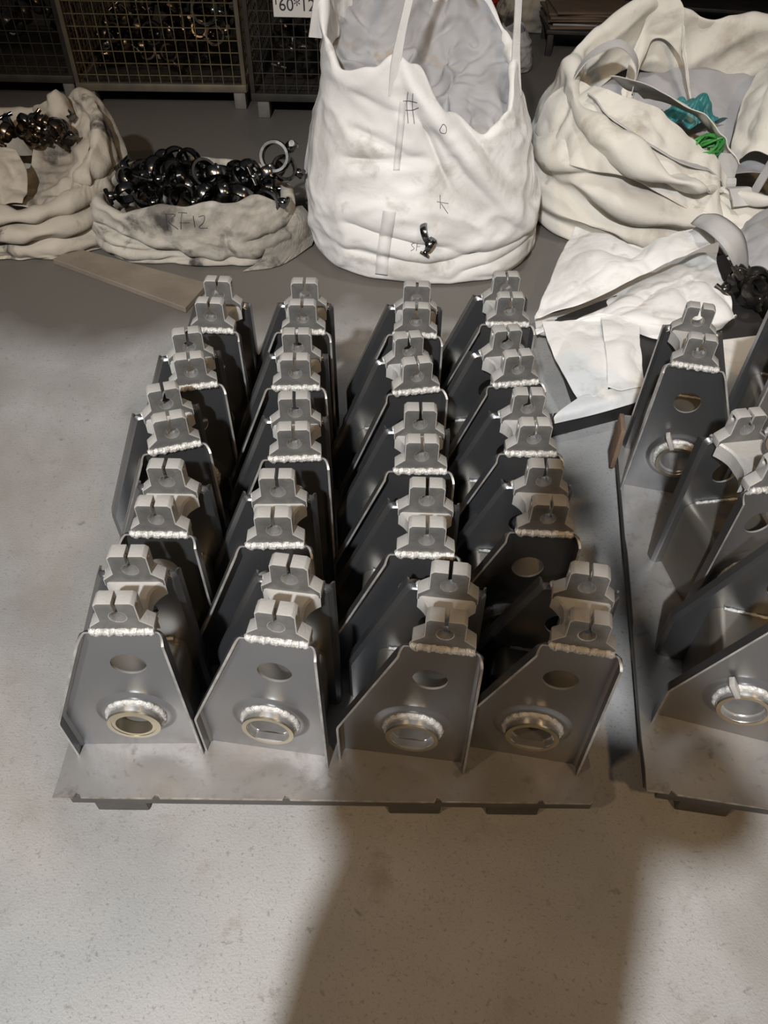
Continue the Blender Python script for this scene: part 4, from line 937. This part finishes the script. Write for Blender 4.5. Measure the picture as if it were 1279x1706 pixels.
for sx in (-1, 1):
    for sy in (-1, 1): box('leg', (sx * 0.1, sy * 0.1, 0.045), (0.03, 0.03, 0.09), 'black', st)
def back_sack(c, r, seed, label, m):
    root = empty('sack', (c[0], c[1], 0)); tag(root, label, 'bag')
    rim = [(0, r[2]), (60, r[2] * 1.1), (120, r[2] * 0.9), (200, r[2] * 1.1), (280, r[2] * 0.95)]
    prof = [(0, 0.9), (r[2] * 0.2, 1.0), (r[2] * 0.7, 0.85), (r[2] * 1.1, 0.45)]
    P, th = bag_grid(0, 0, r[0], r[1], rim, prof, nu=64, nside=24, nin=8, indepth=0.1, infac=0.9)
    X = relax(P, (1.12, 1.08), 60, 0.03, noise=0.02, seed=seed, freq=12); grid_obj('sack_body', X, m, root)
back_sack((0.66, 4.95), (0.13, 0.12, 0.22), 81, 'small grey sack slumped on the floor beside the red bucket', 'grey_liner')
back_sack((0.86, 5.75), (0.22, 0.16, 0.55), 82, 'upright pale sack standing in the dark at the back', 'tan_cloth')
# stack of brown sheets on a low dark stand
sd = empty('low_stand', (1.15, 5.35, 0), R(-3)); tag(sd, 'low dark stand carrying a stack of brown sheets', 'stand')
box('top', (0, 0, 0.13), (0.50, 0.40, 0.02), 'black', sd)
for sx in (-1, 1):
    for sy in (-1, 1): box('leg', (sx * 0.22, sy * 0.17, 0.06), (0.035, 0.035, 0.12), 'black', sd)
rs = random.Random(5)
for i in range(7):
    m = 'brown_sheet' if i not in (1,) else 'grey_liner'
    o = box('sheet', (1.15 + rs.uniform(-0.02, 0.02), 5.35 + rs.uniform(-0.02, 0.02), 0.148 + i * 0.0135), (0.50 + rs.uniform(-0.04, 0.03), 0.34, 0.012), m, None, Matrix.Rotation(rs.uniform(-0.08, 0.08), 3, 'Z'), 0.001)
    tag(o, ('lowest brown sheet of the stack on the low dark stand', 'pale grey sheet low in the stack on the low dark stand', 'third sheet from the bottom on the low dark stand', 'middle sheet of the stack on the low dark stand', 'third sheet from the top on the low dark stand', 'second sheet from the top on the low dark stand', 'topmost brown sheet of the stack on the low dark stand')[i], 'sheet', 'sheets stacked on the low stand') 
# long dark bench with steel bar at upper right
bn = empty('work_bench', (2.4, 5.9, 0), R(-9)); tag(bn, 'long dark workbench in the shadow at upper right', 'bench')
box('top', (0, 0, 0.34), (2.2, 0.55, 0.03), 'brown_sheet', bn)
box('shelf', (0, 0, 0.12), (2.0, 0.45, 0.02), 'black', bn)
for sx in (-1, 1):
    for sy in (-1, 1): box('leg', (sx * 0.98, sy * 0.22, 0.165), (0.05, 0.05, 0.33), 'black', bn)
o = box('steel_bar', (0, 0, 0), (1.7, 0.05, 0.05), 'rust', None, None, 0.004); o.location = (2.35, 5.35, 0.03); o.rotation_euler = (0, 0, R(-32)); tag(o, 'long rusty steel bar lying on the floor before the workbench', 'bar')
for i, (x, y, s) in enumerate(((1.75, 5.95, 0.16), (2.1, 5.9, 0.2))):
    o = box('carton', (x, y, 0.356 + s / 2), (s * 1.3, s, s), 'brown_sheet', None, Matrix.Rotation(0.3 * i, 3, 'Z'), 0.004); tag(o, ('small' if i == 0 else 'larger') + ' brown carton on the dark workbench', 'carton')

# ------------------------------------------------------------------ the photographer standing behind the lens (casts the shadow on the floor)
def person():
    root = empty('person', (-0.12, -0.46, 0)); tag(root, 'person in dark work clothes holding a phone up with both hands', 'person')
    J = {}; V = []; E = []; Rd = []
    def v(n, p, r, par=None, r2=None):
        J[n] = len(V); V.append(p); Rd.append((r, r2 or r))
        if par: E.append((J[par], J[n]))
    v('pel', (0, 0, 0.94), 0.27, None, 0.16); v('waist', (0, 0.01, 1.10), 0.245, 'pel', 0.15); v('chest', (0, 0.0, 1.30), 0.21, 'waist', 0.14)
    v('neckb', (0, 0.0, 1.45), 0.075, 'chest'); v('neck', (0, 0.03, 1.52), 0.056, 'neckb'); v('head1', (0, 0.05, 1.60), 0.078, 'neck', 0.09); v('head2', (0, 0.055, 1.68), 0.078, 'head1', 0.092); v('head3', (0, 0.045, 1.735), 0.055, 'head2')
    for s, n in ((-1, 'l'), (1, 'r')):
        v('sh' + n, (s * 0.175, 0, 1.40), 0.075, 'chest'); v('ua' + n, (s * 0.235 + 0.03, 0.02, 1.30), 0.058, 'sh' + n); v('el' + n, (s * 0.285 + 0.09, 0.09, 1.22), 0.055, 'ua' + n)
        v('fa' + n, (s * 0.21 + 0.07, 0.23, 1.29), 0.048, 'el' + n); v('wr' + n, (s * 0.115 + 0.11, 0.355, 1.42), 0.028, 'fa' + n); v('pa' + n, (s * 0.085 + 0.12, 0.40, 1.465), 0.03, 'wr' + n, 0.018)
        v('hip' + n, (s * 0.115, 0, 0.86), 0.125, 'pel'); v('kn' + n, (s * 0.17, 0.03, 0.49), 0.085, 'hip' + n); v('an' + n, (s * 0.19, -0.02, 0.11), 0.055, 'kn' + n); v('he' + n, (s * 0.19, -0.03, 0.05), 0.045, 'an' + n); v('to' + n, (s * 0.21, 0.15, 0.04), 0.038, 'he' + n)
    me = bpy.data.meshes.new('body'); me.from_pydata(V, E, []); o = bpy.data.objects.new('body', me); COL.objects.link(o); o.parent = root
    md = o.modifiers.new('skin', 'SKIN'); md.use_smooth_shade = True
    for i, sv in enumerate(me.skin_vertices[0].data): sv.radius = Rd[i]; sv.use_root = (i == 0)
    md = o.modifiers.new('sub', 'SUBSURF'); md.levels = 2; md.render_levels = 2
    apply_mods(o); me = o.data; me.materials.clear(); me.materials.append(M['jacket']); me.materials.append(M['skin'])
    for p in me.polygons:
        c = p.center; p.use_smooth = True
        p.material_index = 1 if (c.z > 1.50 and abs(c.x) < 0.14 and c.y < 0.2) or (c.y > 0.345 and c.z > 1.38) else 0
    hr = lump('hair', (0, 0.03, 1.70), (0.092, 0.105, 0.085), 9, 'hair', root, 0.1)
    ns = mesh_obj('nose', [(-0.016, 0.145, 1.615), (0.016, 0.145, 1.615), (0, 0.172, 1.62), (0, 0.142, 1.665)], [(0, 1, 2), (0, 2, 3), (2, 1, 3), (0, 3, 1)], 'skin', root)
    for s in (-1, 1):
        lump('ear', (s * 0.082, 0.045, 1.635), (0.012, 0.022, 0.034), 2, 'skin', root, 0.1, 2); lump('eye', (s * 0.032, 0.138, 1.662), (0.012, 0.008, 0.008), 3, 'hair', root, 0.0, 2)
    v_, f_ = sweep([(-0.024, 0.142, 1.583), (0, 0.15, 1.581), (0.024, 0.142, 1.583)], 0.006, 6); mesh_obj('mouth', v_, f_, 'skin', root)
    fwv = Vector(fw); up = Vector(uu); rt = Vector(rr); cpos = Vector((0.12, 0.46, CAMH)) - fwv * 0.030
    for s in (-1, 1):
        base = Vector((s * 0.085 + 0.12, 0.40, 1.465))
        for k in range(4):
            e0 = base + up * (0.012 - 0.018 * k) + rt * (s * -0.004); L_ = (0.95, 1.05, 1.0, 0.82)[k]
            q = [e0, e0 + (cpos + rt * s * 0.052 - up * (0.010 * k) - base) * 0.5, cpos + rt * s * 0.055 + up * (0.020 - 0.017 * k) - fwv * 0.004, cpos + rt * s * (0.055 - 0.03 * L_) + up * (0.020 - 0.017 * k) - fwv * 0.016]
            vv, ff = sweep(catmull(q, 10), [0.0095 - 0.0003 * i for i in range(10)], 8); mesh_obj('finger', vv, ff, 'skin', root, 60)
        q = [base - up * 0.01, base + (cpos - base) * 0.45 + up * 0.03, cpos + rt * s * 0.04 + up * 0.0 - fwv * 0.026]
        vv, ff = sweep(catmull(q, 9), [0.0115 - 0.0003 * i for i in range(9)], 8); mesh_obj('thumb', vv, ff, 'skin', root, 60)
    ph = box('phone', (0, 0, 0), (0.075, 0.155, 0.008), 'black', None, None, 0.003)
    ph.matrix_world = Matrix(((rr.x, uu.x, -fw.x, 0 - fw.x * 0.018), (rr.y, uu.y, -fw.y, -fw.y * 0.018), (rr.z, uu.z, -fw.z, CAMH - fw.z * 0.018), (0, 0, 0, 1)))
    tag(ph, 'black phone held up by the person in dark clothes', 'phone')
person()
